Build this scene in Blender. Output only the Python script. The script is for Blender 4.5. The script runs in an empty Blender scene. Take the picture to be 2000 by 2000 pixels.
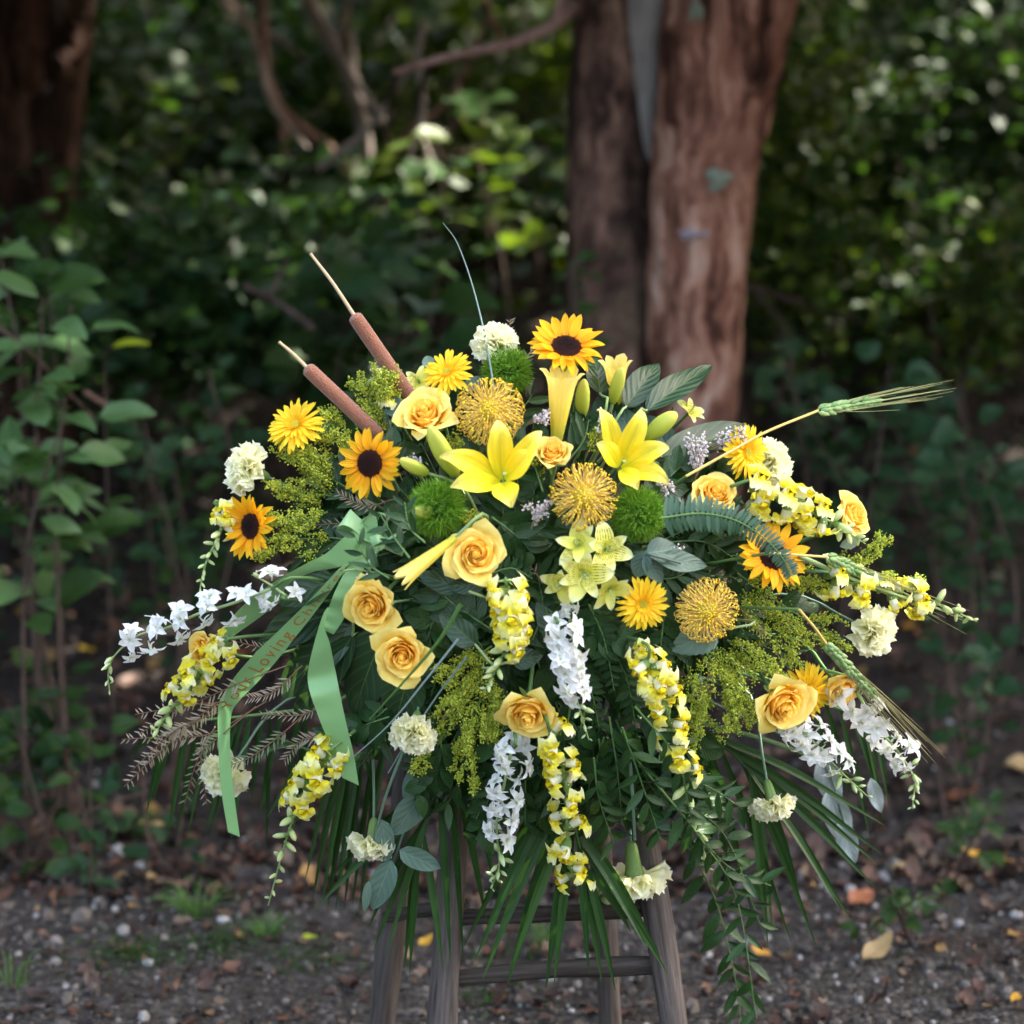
import bpy, math, random
import numpy as np
from mathutils import Matrix, Vector

rad = math.radians
random.seed(11)
rng = np.random.default_rng(11)
sc = bpy.context.scene
COL = sc.collection

# ------------------------------------------------------------------ camera, sky, sun, exposure
CAM_H, CAM_Y, PITCH, FPX = 1.35, -3.0, rad(9.1), 4286.0      # FPX: focal length in pixels of the 2000 px photograph
cam_d = bpy.data.cameras.new('camera')
cam = bpy.data.objects.new('camera', cam_d)
COL.objects.link(cam)
cam.location = (0, CAM_Y, CAM_H)
cam.rotation_euler = (rad(90) - PITCH, 0, 0)
cam_d.sensor_width = 36.0
cam_d.lens = 36.0 * FPX / 2000.0
cam_d.clip_start, cam_d.clip_end = 0.05, 900.0
cam_d.dof.use_dof = True
cam_d.dof.focus_distance = 2.97
cam_d.dof.aperture_fstop = 2.7
cam_d.dof.aperture_blades = 0
sc.camera = cam

SUN_AZ, SUN_EL = rad(68), rad(47)        # sun stands behind the scene, to the right (azimuth from +Y towards +X)
world = bpy.data.worlds.new('World')
sc.world = world
world.use_nodes = True
wn = world.node_tree.nodes
wl = world.node_tree.links
wn.clear()
w_out = wn.new('ShaderNodeOutputWorld')
w_bg = wn.new('ShaderNodeBackground')
w_sky = wn.new('ShaderNodeTexSky')
w_sky.sky_type = 'NISHITA'
w_sky.sun_disc = False
w_sky.sun_elevation = SUN_EL
w_sky.sun_rotation = SUN_AZ
w_sky.air_density = 1.35
w_sky.dust_density = 8.0
w_sky.ozone_density = 0.0
w_bg.inputs['Strength'].default_value = 0.15
wl.new(w_sky.outputs[0], w_bg.inputs[0])
wl.new(w_bg.outputs[0], w_out.inputs[0])

sun_d = bpy.data.lights.new('sun', 'SUN')
sun_d.energy = 4.5
sun_d.angle = rad(0.53)
sun_d.color = (1.0, 0.93, 0.80)
sun = bpy.data.objects.new('sun', sun_d)
COL.objects.link(sun)
SUN_DIR = Vector((math.sin(SUN_AZ) * math.cos(SUN_EL), math.cos(SUN_AZ) * math.cos(SUN_EL), math.sin(SUN_EL)))
sun.rotation_euler = SUN_DIR.to_track_quat('Z', 'Y').to_euler()
sun.location = SUN_DIR * 30

vs = sc.view_settings
vs.view_transform = 'Standard'
vs.look = 'None'
vs.exposure = 2.95
vs.gamma = 1.0
vs.use_curve_mapping = False
sc.render.engine = 'CYCLES'
cy = sc.cycles
cy.max_bounces = 8
cy.diffuse_bounces = 5
cy.glossy_bounces = 2
cy.transmission_bounces = 4
cy.transparent_max_bounces = 4
cy.caustics_reflective = False
cy.caustics_refractive = False
cy.sample_clamp_indirect = 4.0
cy.use_denoising = True

# ------------------------------------------------------------------ pixel -> place helpers
_c, _s = math.cos(PITCH), math.sin(PITCH)
FWD = np.array([0, _c, -_s]); UPV = np.array([0, _s, _c]); RGT = np.array([1.0, 0, 0])
CAMP = np.array([0, CAM_Y, CAM_H])


def P(px, py, Y):
    d = RGT * ((px - 1000) / FPX) - UPV * ((py - 1000) / FPX) + FWD
    return CAMP + d * ((Y - CAM_Y) / d[1])


def mpp(Y):                                     # metres per photograph pixel at depth Y
    return (Y - CAM_Y) * 1.0 / FPX


def dome(px, py):                               # depth of the arrangement's face
    dx, dy = (px - 1000) / 880.0, (py - 1170) / 640.0
    r2 = min(1.0, dx * dx + dy * dy)
    return 0.10 - 0.34 * math.sqrt(1 - r2 * 0.93)


def out_normal(px, py):
    dx, dy = (px - 1000) / 880.0, (py - 1170) / 640.0
    v = np.array([dx * 1.1, -1.0, -dy * 0.8 + 0.1])
    return v / np.linalg.norm(v)


CORE = P(1000, 1190, 0.10)


def srgb(h):
    h = h.lstrip('#')
    o = []
    for i in (0, 2, 4):
        c = int(h[i:i + 2], 16) / 255
        o.append(c / 12.92 if c <= .04045 else ((c + .055) / 1.055) ** 2.4)
    return tuple(o)


# ------------------------------------------------------------------ mesh helpers
def mesh(name, pieces, mats, smooth=True):
    Vs, L, S, MI, UVs, VR = [], [], [], [], [], []
    nv = ls = 0
    for p in pieces:
        V = np.asarray(p[0], dtype=np.float32).reshape(-1, 3)
        F = np.asarray(p[1], dtype=np.int64)
        k = F.shape[1]
        Vs.append(V)
        L.append((F + nv).ravel())
        S.append(ls + np.arange(len(F)) * k)
        uv = p[2] if len(p) > 2 and p[2] is not None else np.full((len(V), 2), .5)
        UVs.append(np.asarray(uv, dtype=np.float32)[F.ravel()])
        var = p[3] if len(p) > 3 and p[3] is not None else 0.5
        VR.append(np.broadcast_to(np.asarray(var, dtype=np.float32), (len(V),)))
        MI.append(np.full(len(F), p[4] if len(p) > 4 else 0, dtype=np.int32))
        nv += len(V)
        ls += len(F) * k
    V = np.concatenate(Vs); L = np.concatenate(L).astype(np.int32); S = np.concatenate(S).astype(np.int32)
    me = bpy.data.meshes.new(name)
    me.vertices.add(len(V)); me.vertices.foreach_set('co', V.ravel())
    me.loops.add(len(L)); me.loops.foreach_set('vertex_index', L)
    me.polygons.add(len(S)); me.polygons.foreach_set('loop_start', S)
    me.update(calc_edges=True)
    me.polygons.foreach_set('use_smooth', np.full(len(S), smooth, dtype=bool))
    me.polygons.foreach_set('material_index', np.concatenate(MI))
    me.uv_layers.new(name='UVMap').data.foreach_set('uv', np.concatenate(UVs).ravel())
    me.attributes.new('var', 'FLOAT', 'POINT').data.foreach_set('value', np.concatenate(VR))
    for m in (mats if isinstance(mats, (list, tuple)) else [mats]):
        me.materials.append(m)
    me.update()
    return me


def obj(name, me, parent=None, m4=None, label=None, cat=None, group=None, kind=None):
    o = bpy.data.objects.new(name, me)
    COL.objects.link(o)
    if parent is not None:
        o.parent = parent
    if m4 is not None:
        o.matrix_basis = m4
    if label: o['label'] = label
    if cat: o['category'] = cat
    if group: o['group'] = group
    if kind: o['kind'] = kind
    return o


def thing(name, label, cat, m4=None, group=None):
    return obj(name, None, None, m4, label, cat, group)


_gc = {}


def grid(nu, nv):
    if (nu, nv) not in _gc:
        U, V = np.meshgrid(np.linspace(0, 1, nu), np.linspace(0, 1, nv))
        i = np.arange(nu * nv).reshape(nv, nu)
        F = np.stack([i[:-1, :-1], i[:-1, 1:], i[1:, 1:], i[1:, :-1]], -1).reshape(-1, 4)
        _gc[(nu, nv)] = (U, V, F)
    return _gc[(nu, nv)]


def sheet(nu, nv, fn):
    U, V, F = grid(nu, nv)
    X = fn(U, V)
    return (np.stack(X, -1).reshape(-1, 3), F, np.stack([U, V], -1).reshape(-1, 2))


def leaf(L, W, bend=0.5, fold=0.25, wave=0.0, p=0.8, q=0.8, nu=5, nv=9, ph=0.0, stalk=0.0, ser=0.0, blunt=False):
    def fn(U, V):
        a = 2 * U - 1
        if blunt:                                # narrow foot, broad rounded end
            w = W / 2 * np.power(np.clip(V * 1.5 + .12, 0, 1), p) * np.sqrt(np.clip(1 - np.power(V, 5), 0, 1)) + .004 * W
        else:
            w = W / 2 * np.power(np.clip(np.sin(np.pi * np.power(V, p)), 0, 1), q) + 0.004 * W
        if ser:
            w = w * (1 + ser * ((np.arange(V.shape[0]) % 2) * 2 - 1)[:, None])
        b = bend if abs(bend) > 1e-3 else 1e-3
        y = L * np.sin(b * V) / b + stalk
        z = -L * (1 - np.cos(b * V)) / b
        x = a * w
        z = z + fold * np.abs(x) + wave * W * np.sin(V * 9 + ph + a * .8) * a * a
        return x, y, z
    return sheet(nu, nv, fn)


def norm(v):
    v = np.asarray(v, float)
    return v / max(1e-9, np.linalg.norm(v))


def basis(n, up=(0, 0, 1), roll=0.0):            # columns x, y, z with z = n
    z = norm(n)
    x = np.cross(up, z)
    if np.linalg.norm(x) < 1e-4:
        x = np.cross((0, 1, 0), z)
    x = norm(x)
    y = np.cross(z, x)
    c, s = math.cos(roll), math.sin(roll)
    return np.stack([x * c + y * s, -x * s + y * c, z], 1)


def along(d, nrm):                               # columns: y = d, z ~ nrm
    y = norm(d)
    z = np.asarray(nrm, float) - y * np.dot(nrm, y)
    if np.linalg.norm(z) < 1e-4:
        z = np.cross(y, (1, 0.1, 0))
    z = norm(z)
    return np.stack([np.cross(y, z), y, z], 1)


def M4(B, t=(0, 0, 0), s=1.0):
    m = Matrix.Identity(4)
    for i in range(3):
        for j in range(3):
            m[i][j] = float(B[i][j] * s)
        m[i][3] = float(t[i])
    return m


def tp(piece, B=None, t=(0, 0, 0), s=1.0, var=None, mi=None):
    V = np.asarray(piece[0]) * s
    if B is not None:
        V = V @ np.asarray(B).T
    V = V + np.asarray(t)
    return (V, piece[1], piece[2] if len(piece) > 2 else None, var if var is not None else (piece[3] if len(piece) > 3 else .5),
            mi if mi is not None else (piece[4] if len(piece) > 4 else 0))


def spline(pts, n):
    pts = np.asarray(pts, float)
    if len(pts) == 2:
        return pts[0] + (pts[1] - pts[0]) * np.linspace(0, 1, n)[:, None]
    e = np.concatenate([[2 * pts[0] - pts[1]], pts, [2 * pts[-1] - pts[-2]]])
    o = []
    for t in np.linspace(0, len(pts) - 1, n):
        i = min(int(t), len(pts) - 2); f = t - i
        a, b, c, d = e[i], e[i + 1], e[i + 2], e[i + 3]
        o.append(.5 * (2 * b + (c - a) * f + (2 * a - 5 * b + 4 * c - d) * f * f + (3 * b - a - 3 * c + d) * f ** 3))
    return np.array(o)


def frames(pts):
    T = np.gradient(pts, axis=0)
    T /= np.maximum(1e-9, np.linalg.norm(T, axis=1))[:, None]
    n = np.cross(T[0], (0.31, 0.2, 0.93))
    if np.linalg.norm(n) < 1e-3: n = np.cross(T[0], (1, 0, 0))
    n = norm(n)
    Ns = []
    for t in T:
        n = norm(n - t * np.dot(n, t))
        Ns.append(n)
    Ns = np.array(Ns)
    return T, Ns, np.cross(T, Ns)


def tube(pts, r, ns=6, disp=None, cap=True):
    pts = np.asarray(pts, float)
    m = len(pts)
    r = np.broadcast_to(np.asarray(r, float), (m,))
    T, Nn, B = frames(pts)
    a = np.linspace(0, 2 * np.pi, ns, endpoint=False)
    rr = r[:, None] * np.ones(ns)
    if disp is not None:
        rr = rr + disp(np.linspace(0, 1, m)[:, None], a[None, :]) * r[:, None]
    V = pts[:, None, :] + rr[..., None] * (np.cos(a)[None, :, None] * Nn[:, None, :] + np.sin(a)[None, :, None] * B[:, None, :])
    i = np.arange(m * ns).reshape(m, ns)
    j = np.roll(i, -1, 1)
    F = np.stack([i[:-1], j[:-1], j[1:], i[1:]], -1).reshape(-1, 4)
    UV = np.stack(np.meshgrid(np.arange(ns) / ns, np.linspace(0, 1, m)), -1).reshape(-1, 2)
    V = V.reshape(-1, 3)
    if cap:                                      # close both ends with collapsed rings
        V = np.concatenate([V, pts[:1], pts[-1:]])
        c0, c1 = m * ns, m * ns + 1
        e0 = np.stack([j[0], i[0], np.full(ns, c0), np.full(ns, c0)], -1)
        e1 = np.stack([i[-1], j[-1], np.full(ns, c1), np.full(ns, c1)], -1)
        UV = np.concatenate([UV, [[.5, 0], [.5, 1]]])
        return [(V, F, UV), (V[[*i[0], c0]], np.array([[(k + 1) % ns, k, ns] for k in range(ns)]), np.tile([.5, 0.], (ns + 1, 1))),
                (V[[*i[-1], c1]], np.array([[k, (k + 1) % ns, ns] for k in range(ns)]), np.tile([.5, 1.], (ns + 1, 1)))]
    return [(V, F, UV)]


OCT_V = np.array([[1, 0, 0], [-1, 0, 0], [0, 1, 0], [0, -1, 0], [0, 0, 1], [0, 0, -1]], float)
OCT_F = np.array([[0, 2, 4], [2, 1, 4], [1, 3, 4], [3, 0, 4], [2, 0, 5], [1, 2, 5], [3, 1, 5], [0, 3, 5]])


def rand_rot(n):
    q = rng.normal(size=(n, 4)); q /= np.linalg.norm(q, axis=1)[:, None]
    w, x, y, z = q.T
    return np.stack([np.stack([1 - 2 * (y * y + z * z), 2 * (x * y - w * z), 2 * (x * z + w * y)], -1),
                     np.stack([2 * (x * y + w * z), 1 - 2 * (x * x + z * z), 2 * (y * z - w * x)], -1),
                     np.stack([2 * (x * z - w * y), 2 * (y * z + w * x), 1 - 2 * (x * x + y * y)], -1)], 1)


def scatter(base_V, base_F, pos, scl, rot=None, var=None, base_uv=None):      # many copies in one piece
    n = len(pos)
    if rot is None: rot = rand_rot(n)
    scl = np.asarray(scl, float)
    if scl.ndim == 1: scl = scl[:, None]
    V = np.einsum('nij,nkj->nki', rot, base_V[None] * scl[:, None, :]) + np.asarray(pos)[:, None, :]
    k = len(base_V)
    F = (base_F[None] + (np.arange(n) * k)[:, None, None]).reshape(-1, base_F.shape[1])
    if var is None: var = rng.random(n)
    uv = np.tile(base_uv if base_uv is not None else np.full((k, 2), .5), (n, 1))
    return (V.reshape(-1, 3), F, uv, np.repeat(var, k))


def lathe(prof, ns=10, lob=0, amp=0.0):          # prof: (radius, z) list, axis +Z
    prof = np.asarray(prof, float)
    m = len(prof)
    a = np.linspace(0, 2 * np.pi, ns, endpoint=False)
    rr = prof[:, 0][:, None] * (1 + amp * np.cos(lob * a))[None, :]
    V = np.stack([rr * np.cos(a), rr * np.sin(a), np.repeat(prof[:, 1][:, None], ns, 1)], -1).reshape(-1, 3)
    i = np.arange(m * ns).reshape(m, ns); j = np.roll(i, -1, 1)
    F = np.stack([i[:-1], j[:-1], j[1:], i[1:]], -1).reshape(-1, 4)
    UV = np.stack(np.meshgrid(np.arange(ns) / ns, np.linspace(0, 1, m)), -1).reshape(-1, 2)
    return (V, F, UV)


# ------------------------------------------------------------------ materials
class NT:
    def __init__(s, name):
        s.m = bpy.data.materials.new(name); s.m.use_nodes = True
        s.t = s.m.node_tree; s.t.nodes.clear()
        s.out = s.t.nodes.new('ShaderNodeOutputMaterial')

    def n(s, typ, ins=None, **kw):
        x = s.t.nodes.new('ShaderNode' + typ)
        for k, v in kw.items(): setattr(x, k, v)
        for k, v in (ins or {}).items():
            if isinstance(v, bpy.types.NodeSocket): s.t.links.new(v, x.inputs[k])
            else: x.inputs[k].default_value = v
        return x

    def math(s, op, a, b=0.0, c=0.0, clamp=False):
        return s.n('Math', {0: a, 1: b, 2: c}, operation=op, use_clamp=clamp).outputs[0]

    def ramp(s, f, stops):
        x = s.n('ValToRGB', {0: f})
        e = x.color_ramp.elements
        while len(e) < len(stops): e.new(.5)
        for k, (p, c) in enumerate(stops):
            e[k].position = p; e[k].color = (*c[:3], 1)
        return x.outputs[0]

    def mix(s, f, a, b, mode='MIX'):
        x = s.n('Mix', data_type='RGBA', blend_type=mode)
        for k, v in ((0, f), (6, a), (7, b)):
            if isinstance(v, bpy.types.NodeSocket): s.t.links.new(v, x.inputs[k])
            else: x.inputs[k].default_value = (*v[:3], 1) if isinstance(v, (tuple, list)) else v
        return x.outputs[2]

    def rnd(s):
        a = s.n('Attribute', attribute_name='var', attribute_type='GEOMETRY').outputs['Fac']
        o = s.n('ObjectInfo').outputs['Random']
        return s.math('FRACT', s.math('ADD', a, o))

    def uv(s):
        x = s.n('SeparateXYZ', {0: s.n('UVMap').outputs[0]})
        return x.outputs[0], x.outputs[1]

    def value(s, col, f):                           # scale a colour by a factor
        return s.n('VectorMath', {0: col, 'Scale': f}, operation='SCALE').outputs[0]

    def finish(s, col, rough=.5, transl=0.0, bump=None, bstr=.3, bdist=.002, spec=.5, tcol=None, sheen=0.0, coat=0.0):
        b = s.n('BsdfPrincipled', {'Roughness': rough, 'Specular IOR Level': spec})
        if isinstance(col, bpy.types.NodeSocket): s.t.links.new(col, b.inputs['Base Color'])
        else: b.inputs['Base Color'].default_value = (*col, 1)
        if sheen:
            b.inputs['Sheen Weight'].default_value = sheen
        if coat:
            b.inputs['Coat Weight'].default_value = coat
            b.inputs['Coat Roughness'].default_value = .25
        if bump is not None:
            bp = s.n('Bump', {'Height': bump, 'Strength': bstr, 'Distance': bdist})
            s.t.links.new(bp.outputs[0], b.inputs['Normal'])
        sh = b.outputs[0]
        if transl:
            tr = s.n('BsdfTranslucent')
            tc = tcol if tcol is not None else col
            if isinstance(tc, bpy.types.NodeSocket): s.t.links.new(tc, tr.inputs[0])
            else: tr.inputs[0].default_value = (*tc, 1)
            mx = s.n('MixShader', {0: transl})
            s.t.links.new(sh, mx.inputs[1]); s.t.links.new(tr.outputs[0], mx.inputs[2])
            sh = mx.outputs[0]
        s.t.links.new(sh, s.out.inputs[0])
        return s.m


def petal_mat(name, stops, transl=.35, rough=.55, var=.16, streaks=18, spec=.25, bstr=.25, rib=None):
    k = NT(name)
    u, v = k.uv()
    nz = k.n('TexNoise', {'Scale': 14.0, 'Detail': 3.0, 'Vector': k.n('TexCoord').outputs['Object']}).outputs['Fac']
    vv = k.math('ADD', v, k.math('MULTIPLY', k.math('SUBTRACT', nz, .5), .18))
    c = k.ramp(vv, stops)
    f = k.math('ADD', 1 - var / 2, k.math('MULTIPLY', k.rnd(), var))
    st = k.math('SINE', k.math('MULTIPLY', k.math('ADD', u, k.math('MULTIPLY', nz, .05)), streaks * 6.283))
    f = k.math('ADD', f, k.math('MULTIPLY', st, .025))
    if rib:
        rb_ = k.math('SUBTRACT', 1.0, k.math('DIVIDE', k.math('ABSOLUTE', k.math('SUBTRACT', u, .5)), .05), clamp=True)
        c = k.mix(k.math('MULTIPLY', rb_, k.math('SUBTRACT', 1.0, v, clamp=True)), c, rib)
        st = k.math('SUBTRACT', k.math('MULTIPLY', st, .3), k.math('MULTIPLY', rb_, 2.0))
    return k.finish(k.value(c, f), rough, transl, st, bstr, .0006, spec)


def leaf_mat(name, c1, c2, vein=None, transl=.25, rough=.38, spec=.5, nveins=9, back=None, var=.5, veinw=.035):
    k = NT(name)
    u, v = k.uv()
    r = k.rnd()
    c = k.mix(r, c1, c2)
    nz = k.n('TexNoise', {'Scale': 22.0, 'Detail': 4.0, 'Vector': k.n('TexCoord').outputs['Object']}).outputs['Fac']
    c = k.value(c, k.math('ADD', 1 - var / 2, k.math('MULTIPLY', nz, var)))
    au = k.math('ABSOLUTE', k.math('SUBTRACT', u, .5))
    sv = k.math('SINE', k.math('MULTIPLY', k.math('SUBTRACT', v, k.math('MULTIPLY', au, .7)), nveins * 6.283))
    svp = k.math('POWER', k.math('ADD', k.math('MULTIPLY', sv, .5), .5), 12.0)
    mid = k.math('SUBTRACT', 1.0, k.math('DIVIDE', au, veinw), clamp=True)
    if vein is not None:
        c = k.mix(k.math('MAXIMUM', mid, k.math('MULTIPLY', svp, .22)), c, vein)
    h = k.math('SUBTRACT', k.math('MULTIPLY', sv, .4), k.math('MULTIPLY', mid, 1.5))
    if back is not None:
        bf = k.n('NewGeometry').outputs['Backfacing']
        c = k.mix(bf, c, back)
    tc = k.mix(.5, c, (c1[0] * 2 + .03, c1[1] * 2 + .05, c1[2] * .6))
    rg = k.math('ADD', rough - .06, k.math('MULTIPLY', nz, .14))
    return k.finish(c, rg, transl, h, .35, .0012, spec, tc)


def plain_mat(name, c1, c2=None, rough=.6, transl=0.0, spec=.3, bump=0.0, bscale=200.0, sheen=0.0, objr=True):
    k = NT(name)
    col = k.mix(k.rnd() if objr else k.n('Attribute', attribute_name='var', attribute_type='GEOMETRY').outputs['Fac'], c1, c2 if c2 is not None else c1)
    nz = k.n('TexNoise', {'Scale': bscale, 'Detail': 3.0, 'Vector': k.n('TexCoord').outputs['Object']}).outputs['Fac']
    col = k.value(col, k.math('ADD', .82, k.math('MULTIPLY', nz, .36)))
    return k.finish(col, rough, transl, nz if bump else None, bump, .002, spec, sheen=sheen)


MT = {}
MT['rose'] = petal_mat('rose_petal', [(0, (.98, .40, .012)), (.45, (.98, .58, .05)), (.85, (.98, .68, .115)), (1, (.98, .74, .18))], transl=.44, rough=.55, var=.08, streaks=5, bstr=.05)
MT['rose_out'] = petal_mat('rose_outer_petal', [(0, (.78, .68, .10)), (.3, (.98, .67, .09)), (.8, (.98, .74, .16)), (1, (.97, .81, .27))], transl=.40, rough=.55, var=.08, streaks=5, bstr=.05)
MT['sunf'] = petal_mat('sunflower_petal', [(0, (.92, .34, .006)), (.35, (.95, .48, .010)), (.8, (.96, .55, .015)), (1, (.94, .58, .03))], transl=.42, rough=.5, var=.22, streaks=4, bstr=.5)
MT['gerb'] = petal_mat('gerbera_petal', [(0, (.94, .48, .012)), (.4, (.96, .62, .018)), (1, (.96, .70, .04))], transl=.38, rough=.5, var=.14, streaks=3, bstr=.4)
MT['lily'] = petal_mat('lily_petal', [(0, (.76, .74, .03)), (.3, (.94, .74, .025)), (.7, (.95, .77, .06)), (1, (.94, .82, .28))], transl=.4, rough=.42, var=.08, streaks=4, bstr=.5, rib=(.62, .66, .03))
MT['lilytube'] = petal_mat('lily_tube_petal', [(0, (.60, .62, .07)), (.35, (.90, .76, .13)), (.9, (.95, .80, .24)), (1, (.94, .84, .36))], transl=.45, rough=.45, var=.1, streaks=4, bstr=.3, rib=(.70, .72, .10))
MT['bud'] = petal_mat('lily_bud_skin', [(0, (.38, .48, .045)), (.5, (.56, .62, .09)), (1, (.72, .70, .15))], transl=.25, rough=.42, var=.2, streaks=3, bstr=.2)
MT['carn'] = petal_mat('carnation_petal', [(0, (.86, .82, .34)), (.5, (.93, .90, .52)), (.85, (.95, .93, .66)), (1, (.95, .94, .78))], transl=.5, rough=.6, var=.08, streaks=8, bstr=.2)
MT['snaplip'] = petal_mat('snapdragon_lip', [(0, (.93, .76, .015)), (.25, (.93, .84, .05)), (.5, (.93, .89, .18)), (.78, (.93, .92, .46)), (1, (.94, .94, .70))], transl=.48, rough=.55, var=.14, streaks=3)
MT['snaptube'] = petal_mat('snapdragon_tube', [(0, (.58, .68, .26)), (.4, (.86, .88, .68)), (1, (.90, .90, .70))], transl=.45, rough=.55, var=.12, streaks=4)
MT['snapbud'] = petal_mat('snapdragon_bud', [(0, (.26, .42, .12)), (.5, (.56, .66, .28)), (1, (.76, .78, .44))], transl=.3, rough=.5, var=.3, streaks=3)
MT['lark'] = petal_mat('larkspur_petal', [(0, (.42, .58, .16)), (.14, (.74, .80, .56)), (.3, (.88, .89, .86)), (1, (.90, .90, .93))], transl=.40, rough=.6, var=.10, streaks=2, bstr=.5)
MT['larkbud'] = petal_mat('larkspur_bud', [(0, (.26, .40, .12)), (.55, (.50, .62, .30)), (1, (.74, .78, .60))], transl=.3, rough=.5, var=.3, streaks=3)


def alstro_mat():
    k = NT('alstroemeria_petal')
    u, v = k.uv()
    nz = k.n('TexNoise', {'Scale': 40.0, 'Detail': 2.0, 'Vector': k.n('TexCoord').outputs['Object']}).outputs['Fac']
    c = k.ramp(v, [(0, (.46, .52, .08)), (.3, (.74, .72, .10)), (.7, (.76, .76, .22)), (.9, (.74, .78, .42)), (1, (.42, .56, .28))])
    st = k.math('SINE', k.math('MULTIPLY', k.math('ADD', u, k.math('MULTIPLY', nz, .05)), 7 * 6.283))
    dash = k.math('SINE', k.math('ADD', k.math('MULTIPLY', v, 30.0), k.math('MULTIPLY', nz, 16.0)))
    m = k.math('MULTIPLY', k.math('GREATER_THAN', st, .45), k.math('GREATER_THAN', dash, -.3))
    m = k.math('MULTIPLY', m, k.math('LESS_THAN', k.math('ABSOLUTE', k.math('SUBTRACT', v, .45)), .28))
    m = k.math('MULTIPLY', m, k.math('GREATER_THAN', k.rnd(), .35))
    return k.finish(k.mix(m, c, (.10, .03, .01)), .5, .35, None, spec=.3)


MT['alst'] = alstro_mat()
MT['stem'] = plain_mat('stem_green', (.07, .15, .045), (.11, .20, .06), .5)
MT['stem_pale'] = plain_mat('stem_pale_green', (.22, .34, .13), (.30, .40, .18), .5)
MT['stem_blue'] = plain_mat('carnation_stem', (.11, .19, .13), (.16, .25, .18), .5)
MT['sepal'] = leaf_mat('sepal', (.14, .24, .06), (.20, .30, .08), transl=.25, rough=.5)
MT['disc'] = plain_mat('sunflower_disc', (.010, .004, .006), (.10, .022, .010), .75, bump=.6, bscale=500, objr=False)
MT['gcentre'] = plain_mat('gerbera_centre', (.55, .48, .04), (.80, .60, .04), .7)
MT['style'] = plain_mat('pincushion_style', (.82, .58, .09), (.92, .72, .26), .45, transl=.25)
MT['knob'] = plain_mat('pincushion_tip', (.94, .62, .012), (.96, .72, .04), .4)
MT['pcore'] = plain_mat('pincushion_core', (.40, .32, .03), (.50, .40, .05), .7)
MT['fuzz'] = plain_mat('green_dianthus', (.09, .24, .012), (.24, .44, .04), .6, transl=.3)
MT['fuzzcore'] = plain_mat('green_dianthus_core', (.03, .085, .01), (.04, .11, .012), .8)
MT['goldenrod'] = plain_mat('goldenrod_blossom', (.28, .40, .035), (.66, .66, .08), .65, transl=.3)
MT['goldstem'] = plain_mat('goldenrod_stem', (.10, .19, .04), (.15, .25, .06), .6)
MT['statice'] = plain_mat('statice_blossom', (.64, .56, .62), (.84, .78, .80), .7, transl=.2)
MT['statstem'] = plain_mat('statice_stem', (.16, .20, .09), (.24, .20, .12), .7)
MT['ruscus'] = leaf_mat('ruscus_leaf', (.012, .042, .011), (.032, .080, .023), vein=(.03, .075, .022), transl=.16, rough=.28, spec=.33)
MT['fern'] = leaf_mat('leatherleaf', (.011, .042, .011), (.024, .066, .016), transl=.2, rough=.36, spec=.22)
MT['swordfern'] = leaf_mat('sword_fern_leaf', (.040, .105, .060), (.060, .130, .075), transl=.2, rough=.45)
MT['palm'] = leaf_mat('palm_leaf', (.011, .042, .008), (.026, .068, .015), transl=.2, rough=.36, nveins=1, veinw=.06, vein=(.035, .085, .02), spec=.22)
MT['bigleaf'] = leaf_mat('broad_leaf', (.016, .046, .022), (.028, .066, .030), vein=(.17, .27, .06), transl=.2, rough=.30, nveins=6, veinw=.014, spec=.38)
MT['euc'] = leaf_mat('eucalyptus_leaf', (.070, .125, .092), (.105, .165, .122), vein=(.16, .23, .18), transl=.12, rough=.5, nveins=5, veinw=.02, spec=.35)
MT['euc_dark'] = leaf_mat('eucalyptus_dark_leaf', (.05, .105, .085), (.08, .14, .11), vein=(.14, .21, .16), transl=.12, rough=.45, nveins=6)
MT['dusty'] = leaf_mat('silver_leaf', (.26, .32, .33), (.36, .42, .42), transl=.1, rough=.8, nveins=5, var=1.0)
MT['grev'] = plain_mat('feather_stem', (.25, .105, .075), (.22, .14, .09), .6)
MT['grevleaf'] = leaf_mat('feather_leaf', (.34, .32, .25), (.38, .27, .20), transl=.15, rough=.6)
MT['grevgreen'] = leaf_mat('feather_leaf_green', (.12, .17, .09), (.22, .22, .13), transl=.15, rough=.6)
MT['grass'] = plain_mat('steel_grass', (.13, .19, .17), (.18, .25, .23), .45)
MT['grass_g'] = plain_mat('grass_blade', (.06, .14, .03), (.09, .19, .04), .45, transl=.2)
MT['wheat'] = plain_mat('wheat_grain', (.16, .30, .10), (.30, .42, .18), .5, transl=.2)
MT['awn'] = plain_mat('wheat_awn', (.34, .36, .15), (.42, .38, .18), .5)
MT['straw'] = plain_mat('wheat_stalk', (.48, .36, .10), (.56, .42, .14), .5)
MT['cattail'] = plain_mat('cattail_velvet', (.24, .100, .062), (.30, .13, .085), .95, bump=1.0, bscale=420, sheen=.35, spec=.08)
MT['cattip'] = plain_mat('cattail_tip', (.46, .34, .20), (.54, .40, .26), .7)


def ribbon_mat():
    k = NT('satin_ribbon')
    bf = k.n('NewGeometry').outputs['Backfacing']
    c = k.mix(bf, (.36, .60, .28), (.24, .46, .18))
    w = k.n('TexWave', {'Scale': 160.0, 'Distortion': .3, 'Vector': k.n('UVMap').outputs[0]}, wave_type='BANDS', bands_direction='Y').outputs['Fac']
    return k.finish(c, .30, .28, w, .10, .0004, .55, (.24, .52, .18), sheen=.3)


MT['ribbon'] = ribbon_mat()
MT['lettering'] = plain_mat('foil_lettering', (.34, .13, .03), (.34, .13, .03), .35, spec=.6)


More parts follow.
